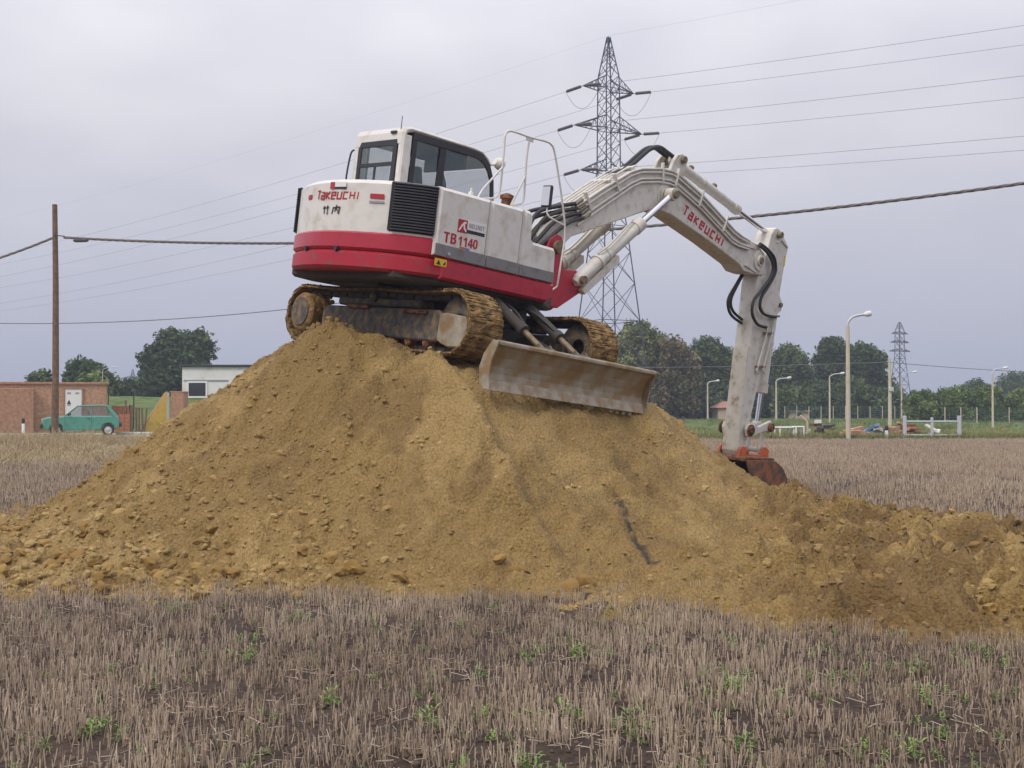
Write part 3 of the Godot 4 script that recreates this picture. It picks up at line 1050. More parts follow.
var GLYPH := {
	"T": [[Vector2(0, 0.92), Vector2(0.62, 0.92)], [Vector2(0.34, 0.92), Vector2(0.34, 0)]],
	"a": [[Vector2(0.02, 0.72), Vector2(0.58, 0.72), Vector2(0.58, 0), Vector2(0, 0), Vector2(0, 0.38), Vector2(0.56, 0.38)]],
	"K": [[Vector2(0, 0.78), Vector2(0, 0)], [Vector2(0.56, 0.78), Vector2(0.08, 0.39), Vector2(0.58, 0)]],
	"e": [[Vector2(0.58, 0), Vector2(0, 0), Vector2(0, 0.72), Vector2(0.58, 0.72), Vector2(0.58, 0.38), Vector2(0.04, 0.38)]],
	"U": [[Vector2(0, 0.78), Vector2(0, 0), Vector2(0.58, 0), Vector2(0.58, 0.78)]],
	"C": [[Vector2(0.58, 0.72), Vector2(0, 0.72), Vector2(0, 0), Vector2(0.58, 0)]],
	"H": [[Vector2(0, 0.78), Vector2(0, 0)], [Vector2(0, 0.39), Vector2(0.5, 0.39)], [Vector2(0.58, 0.78), Vector2(0.58, 0)]],
	"I": [[Vector2(0.12, 0.78), Vector2(0.12, 0)]],
}

func glyph(mb: MB, ch: String, at: Transform3D, size: float, slant: float, w := 0.17) -> void:
	var lines: Array = []
	for l in GLYPH[ch]:
		var q: Array = []
		for p in l:
			q.append(Vector2(p.x + p.y * slant, p.y) * size)
		lines.append(q)
	var keep := mb.tr
	mb.tr = at
	mb.strokes(lines, w * size, 0.0, 0.003)
	mb.tr = keep

func text_part(txt: String, size: float, at: Transform3D, m: Material, parent: Node, wide := 1.0) -> void:
	var t := TextMesh.new()
	t.text = txt
	var f := SystemFont.new()
	f.font_names = PackedStringArray(["Droid Sans"])
	f.font_weight = 700
	t.font = f
	t.font_size = 32
	t.pixel_size = size / 23.0
	t.depth = 0.003
	t.horizontal_alignment = HORIZONTAL_ALIGNMENT_LEFT
	t.vertical_alignment = VERTICAL_ALIGNMENT_BOTTOM
	var o := MeshInstance3D.new()
	o.name = "lettering"
	o.mesh = t
	o.material_override = m
	o.transform = at * Transform3D(Basis.from_scale(Vector3(wide, 1, 1)), Vector3.ZERO)
	parent.add_child(o, true)

func plate(parent: Node, called: String, m: Material, x0: float, y0: float, x1: float, y1: float, z: float, thick := 0.003, at := Transform3D.IDENTITY) -> void:
	var mb := MB.new()
	mb.tr = at
	mb.poly([Vector2(x0, y0), Vector2(x1, y0), Vector2(x1, y1), Vector2(x0, y1)], z, z + thick, 0.0)
	build(mb, called, m, parent)

func make_excavator() -> void:
	ex = thing("excavator", "white and red tracked excavator with dozer blade standing on top of the earth mound", "excavator")
	ex.transform = Transform3D(Basis(Vector3(0.9936, -0.1132, 0.0), Vector3(0.1132, 0.9934, 0.0174), Vector3(-0.002, -0.0173, 0.9998)).orthonormalized(), Vector3(-0.858, 2.116, -14.133))
	make_body()
	make_cab()
	make_boom()
	make_tracks()
	make_blade()

func make_body() -> void:
	var mb := MB.new()
	# counterweight: two castings with a seam between them
	mb.slab(tail_outline(0.0, -1.15), 1.085, 1.30, 0.03)
	var cw := upper(mb, "counterweight", M.red)
	mb = MB.new()
	mb.slab(tail_outline(-0.006, -1.15), 0.875, 1.079, 0.03)
	build(mb, "lower_casting", M.red_worn, cw)
	mb = MB.new()
	for q in [[-0.30], [0.28]]:
		var z: float = q[0]
		mb.rod(Vector3(tail_x(z) + 0.03, 1.09, z), Vector3(tail_x(z) - 0.012, 1.09, z), 0.028, 10)
	build(mb, "lifting_plug", M.black, cw)
	# dark deck underneath
	mb = MB.new()
	mb.slab([Vector2(-1.75, -0.95), Vector2(-1.3, -1.18), Vector2(0.75, -1.18), Vector2(1.0, -0.6), Vector2(1.2, 0.02), Vector2(1.2, 0.6), Vector2(0.5, 1.12), Vector2(-1.3, 1.18), Vector2(-1.75, 0.95)], 0.80, 0.99, 0.03)
	mb.box(Vector3(-0.5, 0.78, 0.75), Vector3(1.4, 0.08, 0.5), 0.02)
	mb.box(Vector3(-1.0, 0.79, -0.2), Vector3(0.8, 0.07, 0.9), 0.02)
	upper(mb, "deck", M.dark)
	# red side skirts and front of the main frame
	mb = MB.new()
	mb.poly(v2([-1.33, 0.865, 0.43, 0.835, 0.55, 0.92, 0.53, 1.075, -1.33, 1.10]), 1.02, 1.243, 0.03)
	var sk := upper(mb, "side_skirt", M.red)
	mb = MB.new()
	mb.poly(v2([0.18, 0.925, 0.34, 0.92, 0.34, 0.985, 0.18, 0.99]), 1.243, 1.247, 0.0)
	build(mb, "sticker", M.letter_red, sk)
	plate(sk, "warning_sticker", M.sticker_yellow, -1.43, 1.005, -1.255, 1.085, 1.2435, 0.004)
	mb = MB.new()
	mb.poly(v2([-1.41, 1.018, -1.34, 1.018, -1.375, 1.072]), 1.2476, 1.249, 0.0)
	mb.poly(v2([-1.31, 1.02, -1.275, 1.025, -1.27, 1.07, -1.30, 1.04]), 1.2476, 1.249, 0.0)
	build(mb, "warning_mark", M.letter_black, sk)
	mb = MB.new()
	mb.poly(v2([-1.33, 0.865, 0.7, 0.85, 0.78, 0.95, 0.78, 1.0, -1.33, 1.10]), -1.243, -1.02, 0.03)
	upper(mb, "side_skirt", M.red)
	mb = MB.new()
	for z in [0.04, 0.56]:
		mb.poly(v2([0.45, 0.84, 1.35, 0.86, 1.78, 1.13, 1.80, 1.33, 1.64, 1.40, 1.40, 1.38, 1.33, 1.55, 1.35, 1.68, 1.28, 1.79, 1.16, 1.81, 1.05, 1.72, 0.92, 1.3, 0.45, 1.2]), z - 0.035, z + 0.035, 0.012)
	mb.poly(v2([0.40, 0.80, 1.30, 0.82, 1.70, 1.08, 1.66, 1.14, 0.40, 1.05]), 0.08, 0.52, 0.01)
	var fr := upper(mb, "main_frame", M.red)
	mb = MB.new()
	mb.rod(Vector3(1.2, 1.64, 0.60), Vector3(1.2, 1.64, 0.66), 0.085, 14)
	mb.rod(Vector3(1.2, 1.64, 0.0), Vector3(1.2, 1.64, -0.06), 0.085, 14)
	build(mb, "foot_pin", M.pin, fr)
	# engine hood
	mb = MB.new()
	mb.slab(tail_outline(-0.02, -0.86), 1.22, 1.87, 0.045)
	var hood := upper(mb, "engine_hood", M.white)
	for s in [1, -1]:
		# louvred corner grilles
		var arc := tail_arc(1.207, -0.006, 0.86)
		if arc[0].y > 0.87:
			arc.push_front(Vector2(-1.83, 0.86))
		mb = MB.new()
		var inn := tail_arc(1.207, -0.04, 0.86)
		var o: Array = []
		for p in arc:
			o.append(Vector2(p.x, p.y * s))
		for i in range(inn.size() - 1, -1, -1):
			o.append(Vector2(inn[i].x, inn[i].y * s))
		mb.slab(o, 1.315, 1.862, 0.012)
		var gr := upper(mb, "corner_grille", M.grille)
		var outer := tail_arc(1.207, 0.024, 0.875)
		for k in 17:
			var y := 1.335 + k * 0.0312
			mb = MB.new()
			for i in outer.size() - 1:
				var a := Vector3(outer[i].x, y, outer[i].y * s)
				var b := Vector3(outer[i + 1].x, y, outer[i + 1].y * s)
				var n := Vector3(a.x + 0.75, 0, a.z).normalized() * 0.03
				mb.quad(a, b, b + Vector3(0, 0.012, 0), a + Vector3(0, 0.012, 0))
				mb.quad(a + Vector3(0, 0.012, 0), b + Vector3(0, 0.012, 0), b - n + Vector3(0, 0.024, 0), a - n + Vector3(0, 0.024, 0))
				mb.quad(a, a - n, b - n, b)
			build(mb, "slat", M.slat, gr)
	# maker's lettering, badges and characters on the hood's back
	var word := "TaKeUCHI"
	mb = MB.new()
	var z := -0.17
	for i in word.length():
		var xx := tail_x(z + 0.03)
		var turn := atan2(tail_x(z + 0.09) - tail_x(z - 0.03), 0.12)
		var b := Basis(Vector3(0, 0, 1), Vector3(0, 1, 0), Vector3(-1, 0, 0))
		b = Basis(Vector3.UP, turn) * b
		glyph(mb, word[i], Transform3D(b, Vector3(xx + 0.0135, 1.645, z)), 0.10, 0.12)
		z += 0.090
	build(mb, "lettering", M.letter_red, hood)
	var rear := func(zc: float, y: float) -> Transform3D:
		var tt := atan2(tail_x(zc + 0.06) - tail_x(zc - 0.06), 0.12)
		return Transform3D(Basis(Vector3.UP, tt) * Basis(Vector3(0, 0, 1), Vector3(0, 1, 0), Vector3(-1, 0, 0)), Vector3(tail_x(zc) + 0.0145, y, zc))
	plate(hood, "trim_bar", M.letter_red, -0.085, 0.0, 0.085, 0.05, 0.0, 0.005, rear.call(0.71, 1.66))
	plate(hood, "trim_bar", M.letter_red, -0.05, 0.0, 0.05, 0.05, 0.0, 0.005, rear.call(-0.36, 1.66))
	plate(hood, "trim_line", M.letter_grey, -0.09, -0.05, 0.09, -0.028, 0.0, 0.004, rear.call(0.71, 1.66))
	var stk: Transform3D = rear.call(0.19, 1.755)
	plate(hood, "sticker", M.sticker_white, -0.11, 0.022, 0.13, 0.075, 0.0, 0.004, stk)
	plate(hood, "sticker", M.letter_black, -0.04, 0.0, 0.13, 0.021, 0.0, 0.004, stk)
	plate(hood, "sticker", M.red, -0.115, 0.0, -0.045, 0.075, 0.0042, 0.002, stk)
	mb = MB.new()
	mb.tr = rear.call(-0.02, 1.475)
	mb.strokes([v2([0.03, 0.09, 0.0, 0.055]), v2([0.015, 0.07, 0.05, 0.072]), v2([0.028, 0.068, 0.026, 0.0]), v2([0.085, 0.095, 0.058, 0.055]), v2([0.07, 0.072, 0.105, 0.075]), v2([0.087, 0.072, 0.085, 0.0, 0.073, 0.008])], 0.011, 0.0, 0.003)
	build(mb, "lettering", M.letter_black, hood)
	mb = MB.new()
	mb.tr = rear.call(0.16, 1.475)
	mb.strokes([v2([-0.02, 0.0, -0.005, 0.07]), v2([-0.01, 0.068, 0.095, 0.076, 0.085, 0.005, 0.068, 0.012]), v2([0.045, 0.10, 0.04, 0.07, 0.02, 0.025]), v2([0.042, 0.06, 0.07, 0.03])], 0.013, 0.0, 0.003)
	build(mb, "lettering", M.letter_black, hood)
	# right-hand side doors and the stepped box in front of them
	var doors := [["side_door", [-1.455, 1.115, -0.668, 1.10, -0.668, 1.865, -1.45, 1.865]], ["side_door", [-0.660, 1.10, -0.118, 1.09, -0.118, 1.865, -0.660, 1.865]], ["tool_box", [-0.110, 1.09, 0.53, 1.08, 0.505, 1.46, 0.47, 1.50, 0.10, 1.512, 0.065, 1.54, 0.05, 1.80, 0.0, 1.862, -0.110, 1.865]]]
	var dn: Array = []
	for d in doors:
		mb = MB.new()
		mb.poly(v2(d[1]), 0.58, 1.244, 0.035)
		dn.append(upper(mb, d[0], M.white))
	var st := [[-1.44, 1.118, -0.672, 1.104, 0.13], [-0.656, 1.104, -0.122, 1.094, 0.13], [-0.106, 1.094, 0.50, 1.084, 0.125]]
	for i in 3:
		var s = st[i]
		mb = MB.new()
		mb.poly(v2([s[0], s[1], s[2], s[3], s[2], s[3] + s[4], s[0], s[1] + s[4]]), 1.236, 1.247, 0.002)
		build(mb, "grey_stripe", M.grey, dn[i])
	mb = MB.new()
	mb.rod(Vector3(-1.24, 1.155, 1.246), Vector3(-1.24, 1.155, 1.256), 0.02, 10)
	build(mb, "door_lock", M.chrome, dn[0])
	for c in [[-1.20, 0], [-0.5, 1], [0.1, 2]]:
		mb = MB.new()
		mb.poly(v2([c[0], 1.238, c[0] + 0.3, 1.234, c[0] + 0.3, 1.246, c[0], 1.25]), 1.24, 1.249, 0.002)
		if c[1] == 9:
			build(mb, "door_crease", M.white, dn[c[1]])
	text_part("TB", 0.115, Transform3D(Basis.IDENTITY, Vector3(-1.345, 1.235, 1.2465)), M.letter_red, dn[0], 1.05)
	text_part("1140", 0.105, Transform3D(Basis.IDENTITY, Vector3(-1.125, 1.237, 1.2465)), M.letter_red, dn[0], 0.95)
	plate(dn[0], "sticker", M.letter_red, -1.15, 1.42, -1.01, 1.565, 1.2445, 0.003)
	mb = MB.new()
	mb.strokes([v2([-1.13, 1.44, -1.09, 1.50, -1.06, 1.53, -1.03, 1.54]), v2([-1.06, 1.52, -1.05, 1.47, -1.02, 1.44])], 0.022, 1.2478, 1.2488)
	build(mb, "sticker_mark", M.sticker_white, dn[0])
	plate(dn[0], "sticker", M.sticker_white, -1.008, 1.468, -0.73, 1.575, 1.2445, 0.003)
	plate(dn[0], "sticker", M.letter_black, -1.008, 1.43, -0.73, 1.466, 1.2445, 0.003)
	text_part("NELINET", 0.05, Transform3D(Basis.IDENTITY, Vector3(-0.99, 1.475, 1.248)), M.letter_grey, dn[0], 0.85)
	plate(dn[0], "small_sticker", M.orange, -1.09, 1.245, -1.0, 1.265, 1.2445, 0.003)
	plate(dn[0], "small_sticker", M.sticker_blue, -0.995, 1.235, -0.94, 1.262, 1.2445, 0.003)
	# little things on the hood
	mb = MB.new()
	mb.lathe(Vector3(-0.74, 1.86, 0.95), Vector3.UP, [Vector2(0, 0.06), Vector2(0.02, 0.06), Vector2(0.03, 0.035), Vector2(0.09, 0.03), Vector2(0.10, 0.012), Vector2(0.14, 0.012), Vector2(0.14, 0)], 12)
	upper(mb, "filler_cap", M.white)
	mb = MB.new()
	mb.lathe(Vector3(-0.15, 1.86, 0.95), Vector3.UP, [Vector2(0, 0.07), Vector2(0.13, 0.065), Vector2(0.13, 0.09), Vector2(0.17, 0.085), Vector2(0.195, 0.03), Vector2(0.195, 0)], 14)
	upper(mb, "exhaust_stack", M.rust)
	# hand rails
	var rails := [
		[[-0.77, 1.87, 1.1], [-0.70, 1.99, 1.1], [-0.42, 2.31, 1.1]],
		[[-0.70, 1.88, 1.1], [-0.53, 1.92, 1.1], [-0.45, 1.97, 1.1], [-0.425, 2.1, 1.1], [-0.436, 2.5, 1.1], [-0.445, 2.66, 1.1], [-0.40, 2.73, 1.1], [-0.28, 2.745, 1.1], [-0.033, 2.745, 1.1], [0.25, 2.76, 1.1], [0.34, 2.745, 1.1], [0.405, 2.69, 1.1], [0.53, 2.42, 1.1], [0.648, 2.13, 1.1], [0.75, 1.84, 1.1], [0.775, 1.65, 1.1], [0.765, 1.45, 1.1], [0.735, 1.07, 1.1]],
		[[-0.033, 2.74, 1.1], [-0.05, 2.5, 1.1], [-0.02, 2.05, 1.1], [-0.045, 1.96, 1.1], [-0.12, 1.925, 1.1], [-0.25, 1.87, 1.1]],
		[[-0.22, 1.90, 1.1], [-0.04, 2.27, 1.1]],
		[[0.735, 1.07, 1.1], [0.66, 1.02, 1.1], [0.50, 1.0, 1.1]],
	]
	mb = MB.new()
	for r in rails:
		var path: Array = []
		for p in r:
			path.append(Vector3(p[0], p[1], p[2]))
		mb.tube(curve(path, 4) if path.size() > 3 else path, 0.0125, 8)
	mb.box(Vector3(-0.033, 2.72, 1.1), Vector3(0.13, 0.05, 0.01), 0.004)
	upper(mb, "hand_rail", M.white)
	mb = MB.new()
	mb.tube(curve([Vector3(0.76, 1.83, 1.1), Vector3(0.60, 1.87, 1.06), Vector3(0.51, 1.92, 1.02), Vector3(0.50, 2.02, 1.0), Vector3(0.48, 2.2, 1.0)], 4), 0.011, 6)
	var mi := upper(mb, "mirror", M.white)
	mb = MB.new()
	mb.box(Vector3(0.482, 2.145, 1.0), Vector3(0.05, 0.27, 0.15), 0.022, Basis(Vector3.UP, 0.1))
	build(mb, "mirror_housing", M.black, mi)
	mb = MB.new()
	mb.box(Vector3(0.455, 2.145, 1.0), Vector3(0.006, 0.23, 0.12), 0.002, Basis(Vector3.UP, 0.1))
	build(mb, "mirror_glass", M.chrome, mi)

func make_cab() -> void:
	var z0 := -1.2
	var z1 := -0.245
	var mb := MB.new()
	# lower body and rear pillars
	mb.box(Vector3(-0.05, 1.25, (z0 + z1) / 2), Vector3(1.56, 0.62, z1 - z0), 0.04)
	for zz in [z1 - 0.05, z0 + 0.05]:
		mb.poly(v2([-0.85, 1.5, -0.69, 1.5, -0.70, 2.70, -0.85, 2.70]), zz - 0.049, zz + 0.049, 0.02)
	mb.box(Vector3(-0.80, 1.62, (z0 + z1) / 2), Vector3(0.09, 0.30, z1 - z0 - 0.2), 0.01)
	var cab := upper(mb, "cab", M.white)
	mb = MB.new()
	mb.poly(v2([-0.855, 2.58, -0.855, 2.72, -0.82, 2.785, -0.74, 2.81, 0.36, 2.815, 0.50, 2.79, 0.62, 2.725, 0.70, 2.63, 0.665, 2.60, 0.58, 2.69, 0.48, 2.742, 0.34, 2.755, -0.72, 2.75, -0.775, 2.72, -0.775, 2.58]), z0, z1, 0.03)
	build(mb, "roof", M.white, cab)
	mb = MB.new()
	mb.box(Vector3(-0.16, 2.725, (z0 + z1) / 2), Vector3(1.06, 0.04, z1 - z0 - 0.06), 0.0)
	mb.box(Vector3(0.28, 2.60, -0.72), Vector3(0.05, 0.2, 0.8), 0.01)
	build(mb, "headliner", M.black, cab)
	# dark window frames of both sides
	for zz in [z1 - 0.012, z0 + 0.012]:
		mb = MB.new()
		mb.poly(v2([-0.69, 2.655, -0.69, 2.752, 0.34, 2.757, 0.48, 2.745, 0.585, 2.69, 0.67, 2.60, 0.745, 2.45, 0.785, 2.2, 0.80, 1.55, 0.735, 1.55, 0.725, 2.18, 0.69, 2.41, 0.62, 2.54, 0.54, 2.62, 0.45, 2.66, 0.34, 2.672]), zz - 0.014, zz + 0.014, 0.005)
		mb.poly(v2([-0.69, 1.55, -0.62, 1.55, -0.62, 2.656, -0.69, 2.656]), zz - 0.0135, zz + 0.0135, 0.004)
		mb.poly(v2([-0.27, 1.55, -0.15, 1.55, -0.135, 2.66, -0.235, 2.66]), zz - 0.0132, zz + 0.0132, 0.004)
		mb.poly(v2([-0.69, 1.50, 0.80, 1.50, 0.80, 1.56, -0.69, 1.56]), zz - 0.013, zz + 0.013, 0.004)
		var wf := build(mb, "window_frame", M.black, cab)
		plate(wf, "pane", M.glass, -0.62, 1.56, -0.26, 2.656, zz - 0.003, 0.005)
		mb = MB.new()
		mb.poly(v2([-0.15, 1.56, 0.735, 1.56, 0.725, 2.18, 0.69, 2.41, 0.62, 2.54, 0.54, 2.62, 0.45, 2.66, -0.135, 2.66]), zz - 0.003, zz + 0.002, 0.0)
		build(mb, "pane", M.glass, wf)
	# rear window
	mb = MB.new()
	mb.tr = Transform3D(Basis(Vector3(0, 0, 1), Vector3(0, 1, 0), Vector3(-1, 0, 0)), Vector3(-0.84, 0, 0))
	mb.poly(v2([-1.105, 1.77, -1.04, 1.77, -1.04, 2.61, -1.105, 2.56]), 0.0, 0.02, 0.004)
	mb.poly(v2([-0.42, 1.77, -0.345, 1.77, -0.345, 2.61, -0.42, 2.61]), 0.0, 0.02, 0.004)
	mb.poly(v2([-1.10, 2.56, -0.35, 2.56, -0.35, 2.635, -1.06, 2.635]), 0.0, 0.019, 0.004)
	mb.poly(v2([-1.10, 1.75, -0.35, 1.75, -0.35, 1.80, -1.10, 1.80]), 0.0, 0.019, 0.004)
	mb.poly(v2([-1.05, 2.31, -0.41, 2.31, -0.41, 2.36, -1.05, 2.36]), 0.001, 0.018, 0.003)
	mb.poly(v2([-0.76, 1.79, -0.725, 1.79, -0.725, 2.33, -0.76, 2.33]), 0.001, 0.017, 0.003)
	var rw := build(mb, "rear_window_frame", M.black, cab)
	plate(rw, "pane", M.glass, -1.05, 1.79, -0.4, 2.57, 0.004, 0.005, Transform3D(Basis(Vector3(0, 0, 1), Vector3(0, 1, 0), Vector3(-1, 0, 0)), Vector3(-0.84, 0, 0)))
	# windscreen
	mb = MB.new()
	var wp := [Vector2(0.80, 1.55), Vector2(0.787, 2.2), Vector2(0.747, 2.45), Vector2(0.68, 2.59)]
	for i in 3:
		mb.quad(Vector3(wp[i].x, wp[i].y, z1 - 0.03), Vector3(wp[i].x, wp[i].y, z0 + 0.03), Vector3(wp[i + 1].x, wp[i + 1].y, z0 + 0.03), Vector3(wp[i + 1].x, wp[i + 1].y, z1 - 0.03))
	build(mb, "windscreen", M.glass, cab)
	mb = MB.new()
	mb.box(Vector3(0.77, 2.10, (z0 + z1) / 2), Vector3(0.03, 0.035, z1 - z0 - 0.06), 0.005)
	build(mb, "windscreen_bar", M.black, cab)
	# seat and controls
	mb = MB.new()
	mb.box(Vector3(-0.05, 1.62, -0.72), Vector3(0.5, 0.14, 0.5), 0.05)
	mb.poly(v2([-0.28, 1.62, -0.14, 1.62, -0.22, 2.22, -0.26, 2.42, -0.34, 2.42, -0.37, 2.2]), -0.95, -0.50, 0.04)
	build(mb, "seat", M.seat, cab)
	mb = MB.new()
	mb.tube(curve([Vector3(-0.56, 1.6, -0.36), Vector3(-0.57, 1.95, -0.36), Vector3(-0.62, 2.12, -0.36)], 4), 0.03, 8)
	build(mb, "console_tube", M.tan_plastic, cab)
	mb = MB.new()
	mb.rod(Vector3(0.18, 1.6, -0.42), Vector3(0.2, 2.0, -0.44), 0.018, 8)
	mb.rod(Vector3(0.2, 1.97, -0.44), Vector3(0.2, 2.06, -0.44), 0.03, 8)
	build(mb, "joystick", M.black, cab)
	# work light, beacon bracket, aerial
	mb = MB.new()
	mb.lathe(Vector3(0.86, 2.73, -0.36), Vector3(1, -0.25, 0.1), [Vector2(-0.02, 0.0), Vector2(-0.02, 0.045), Vector2(0.03, 0.075), Vector2(0.10, 0.085), Vector2(0.10, 0.0)], 12)
	mb.rod(Vector3(0.68, 2.66, -0.36), Vector3(0.88, 2.69, -0.36), 0.015, 6)
	build(mb, "work_light", M.white, cab)
	mb = MB.new()
	mb.rod(Vector3(-0.835, 2.55, -0.33), Vector3(-0.835, 2.92, -0.33), 0.005, 5)
	mb.box(Vector3(-0.86, 2.72, -0.42), Vector3(0.05, 0.035, 0.1), 0.008)
	build(mb, "aerial", M.black, cab)
	mb = MB.new()
	mb.tube(curve([Vector3(-0.9, 2.05, -1.22), Vector3(-0.9, 2.2, -1.24), Vector3(-0.87, 2.5, -1.24), Vector3(-0.85, 2.55, -1.2)], 3), 0.012, 6)
	build(mb, "grab_handle", M.black, cab)
	mb = MB.new()
	for q in [[-0.05, 0.03], [0.10, 0.05], [0.26, 0.03]]:
		mb.box(Vector3(q[0], 2.82 + q[1] * 0.5, -0.5), Vector3(0.07, q[1], 0.07), 0.01)
	build(mb, "roof_fitting", M.galvanised, cab)

func ram(called: String, a: Vector3, b: Vector3, split: float, r: float, rod_r: float, band := true) -> void:
	# a hydraulic ram from its foot a to its rod eye b
	var d := (b - a).normalized()
	var l := (b - a).length()
	var mb := MB.new()
	mb.lathe(a, d, [Vector2(-r * 0.9, 0), Vector2(-r * 0.9, r * 0.55), Vector2(-r * 0.2, r * 0.95), Vector2(0.06, r), Vector2(split - 0.16, r), Vector2(split - 0.16, r * 1.14), Vector2(split, r * 1.14), Vector2(split + 0.015, r * 0.8), Vector2(split + 0.015, 0)], 18)
	if band:
		mb.lathe(a, d, [Vector2(split * 0.42, r), Vector2(split * 0.42, r * 1.1), Vector2(split * 0.42 + 0.05, r * 1.1), Vector2(split * 0.42 + 0.05, r)], 18)
	var o := upper(mb, called, M.boom_white)
	mb = MB.new()
	mb.rod(a + d * (split - 0.02), b - d * rod_r * 1.6, rod_r, 14)
	build(mb, "ram_rod", M.chrome, o)
	mb = MB.new()
	var ax := Vector3(0, 0, 1)
	mb.lathe(b - ax * rod_r * 1.3, ax, [Vector2(0, 0), Vector2(0, rod_r * 1.9), Vector2(rod_r * 2.6, rod_r * 1.9), Vector2(rod_r * 2.6, 0)], 14)
	build(mb, "ram_eye", M.boom_white, o)

func pin_part(parent: Node, x: float, y: float, z0: float, z1: float, r: float) -> void:
	var mb := MB.new()
	mb.lathe(Vector3(x, y, z0), Vector3(0, 0, 1), [Vector2(0, 0), Vector2(0, r * 0.9), Vector2(0.008, r), Vector2(z1 - z0 - 0.008, r), Vector2(z1 - z0, r * 0.9), Vector2(z1 - z0, 0)], 16)
	build(mb, "pin", M.pin, parent)

func make_boom() -> void:
	var mb := MB.new()
	mb.poly(v2([1.06, 1.52, 1.03, 1.63, 1.08, 1.80, 1.26, 2.0, 1.53, 2.205, 2.05, 2.57, 2.62, 2.93, 2.85, 3.03, 3.30, 3.14, 3.60, 3.19, 3.76, 3.19, 4.48, 2.98, 5.53, 2.575, 5.85, 2.52, 6.08, 2.50, 6.27, 2.40, 6.39, 2.25, 6.40, 2.12, 6.33, 2.03, 6.05, 2.0, 5.76, 2.01, 5.60, 2.10, 4.75, 2.31, 3.74, 2.522, 3.42, 2.549, 3.28, 2.535, 3.12, 2.478, 2.26, 2.121, 1.60, 1.85, 1.40, 1.66, 1.33, 1.54, 1.20, 1.47]), 0.12, 0.48, 0.014)
	var boom := upper(mb, "boom", M.boom_white)
	mb = MB.new()
	for z in [0.15, 0.45]:
		mb.poly(v2([3.56, 3.15, 3.62, 3.32, 3.70, 3.42, 3.82, 3.46, 3.93, 3.41, 3.95, 3.30, 3.90, 3.12]), z - 0.03, z + 0.03, 0.01)
	build(mb, "ram_bracket", M.boom_white, boom)
	pin_part(boom, 3.82, 3.365, 0.06, 0.54, 0.055)
	pin_part(boom, 3.474, 2.778, -0.12, 0.72, 0.06)
	mb = MB.new()
	mb.lathe(Vector3(3.474, 2.778, 0.48), Vector3(0, 0, 1), [Vector2(0, 0.17), Vector2(0.012, 0.165), Vector2(0.014, 0.10), Vector2(0.05, 0.095), Vector2(0.05, 0.0)], 20)
	build(mb, "ram_boss", M.boom_white, boom)
	mb = MB.new()
	mb.lathe(Vector3(6.16, 2.24, 0.478), Vector3(0, 0, 1), [Vector2(0, 0.165), Vector2(0.03, 0.16), Vector2(0.032, 0.09), Vector2(0.055, 0.085), Vector2(0.055, 0.0)], 20)
	mb.poly(v2([5.72, 2.42, 5.80, 2.46, 6.02, 2.44, 6.02, 2.40, 5.84, 2.40, 5.76, 2.36]), 0.478, 0.50, 0.004)
	mb.poly(v2([5.75, 2.10, 5.80, 2.14, 6.12, 2.06, 6.10, 2.03]), 0.478, 0.50, 0.004)
	build(mb, "tip_boss", M.boom_white, boom)
	pin_part(boom, 6.16, 2.24, 0.07, 0.548, 0.06)
	# lettering along the boom
	mb = MB.new()
	var ang := atan2(2.305 - 2.625, 5.13 - 3.99)
	var word := "TaKeUCHI"
	for i in word.length():
		var p := Vector2(3.965, 2.605).lerp(Vector2(5.03, 2.305), i / 7.0)
		glyph(mb, word[i], Transform3D(Basis(Vector3(0, 0, 1), ang), Vector3(p.x, p.y, 0.4805)), 0.148, 0.14, 0.215)
	build(mb, "lettering", M.letter_red, boom)
	# steel pipes on the boom side, with clamps
	for off in [0.035, 0.085, 0.175, 0.225]:
		var o: float = off
		var path := [Vector3(1.58 + o * 0.3, 2.29 - o * 1.25, 0.505), Vector3(2.06 + o * 0.3, 2.615 - o * 1.2, 0.505), Vector3(2.63 + o * 0.2, 2.97 - o * 1.1, 0.505), Vector3(2.86 + o * 0.1, 3.06 - o, 0.505), Vector3(3.30, 3.155 - o, 0.505), Vector3(3.58 - o * 0.1, 3.18 - o, 0.505), Vector3(3.74 - o * 0.25, 3.165 - o, 0.505), Vector3(4.45 - o * 0.3, 2.965 - o, 0.505), Vector3(5.35 - o * 0.3, 2.625 - o, 0.505), Vector3(5.55 - o * 0.3, 2.57 - o * 0.9, 0.508), Vector3(5.78, 2.52 - o * 0.7, 0.52)]
		mb = MB.new()
		mb.tube(path, 0.017, 8)
		build(mb, "pipe", M.boom_white, boom)
	for q in [[1.80, 2.36, 0.6], [2.35, 2.72, 0.57], [3.35, 3.08, 0.15], [3.70, 3.08, -0.2], [4.35, 2.90, -0.3], [5.05, 2.64, -0.36]]:
		mb = MB.new()
		mb.box(Vector3(q[0], q[1], 0.505), Vector3(0.035, 0.27, 0.055), 0.006, Basis(Vector3(0, 0, 1), q[2]))
		build(mb, "pipe_clamp", M.boom_white, boom)
	for k in 4:
		var zz := 0.17 + k * 0.085
		mb = MB.new()
		mb.tube([Vector3(1.50, 2.235, zz), Vector3(2.05, 2.62, zz), Vector3(2.62, 2.98, zz), Vector3(2.84, 3.07, zz)], 0.017, 8)
		build(mb, "pipe", M.boom_white, boom)
	for q in [[1.60, 2.29, 0.6], [2.25, 2.735, 0.58], [2.72, 3.015, 0.5]]:
		mb = MB.new()
		mb.box(Vector3(q[0], q[1], 0.30), Vector3(0.05, 0.04, 0.36), 0.006, Basis(Vector3(0, 0, 1), q[2]))
		build(mb, "pipe_clamp", M.boom_white, boom)
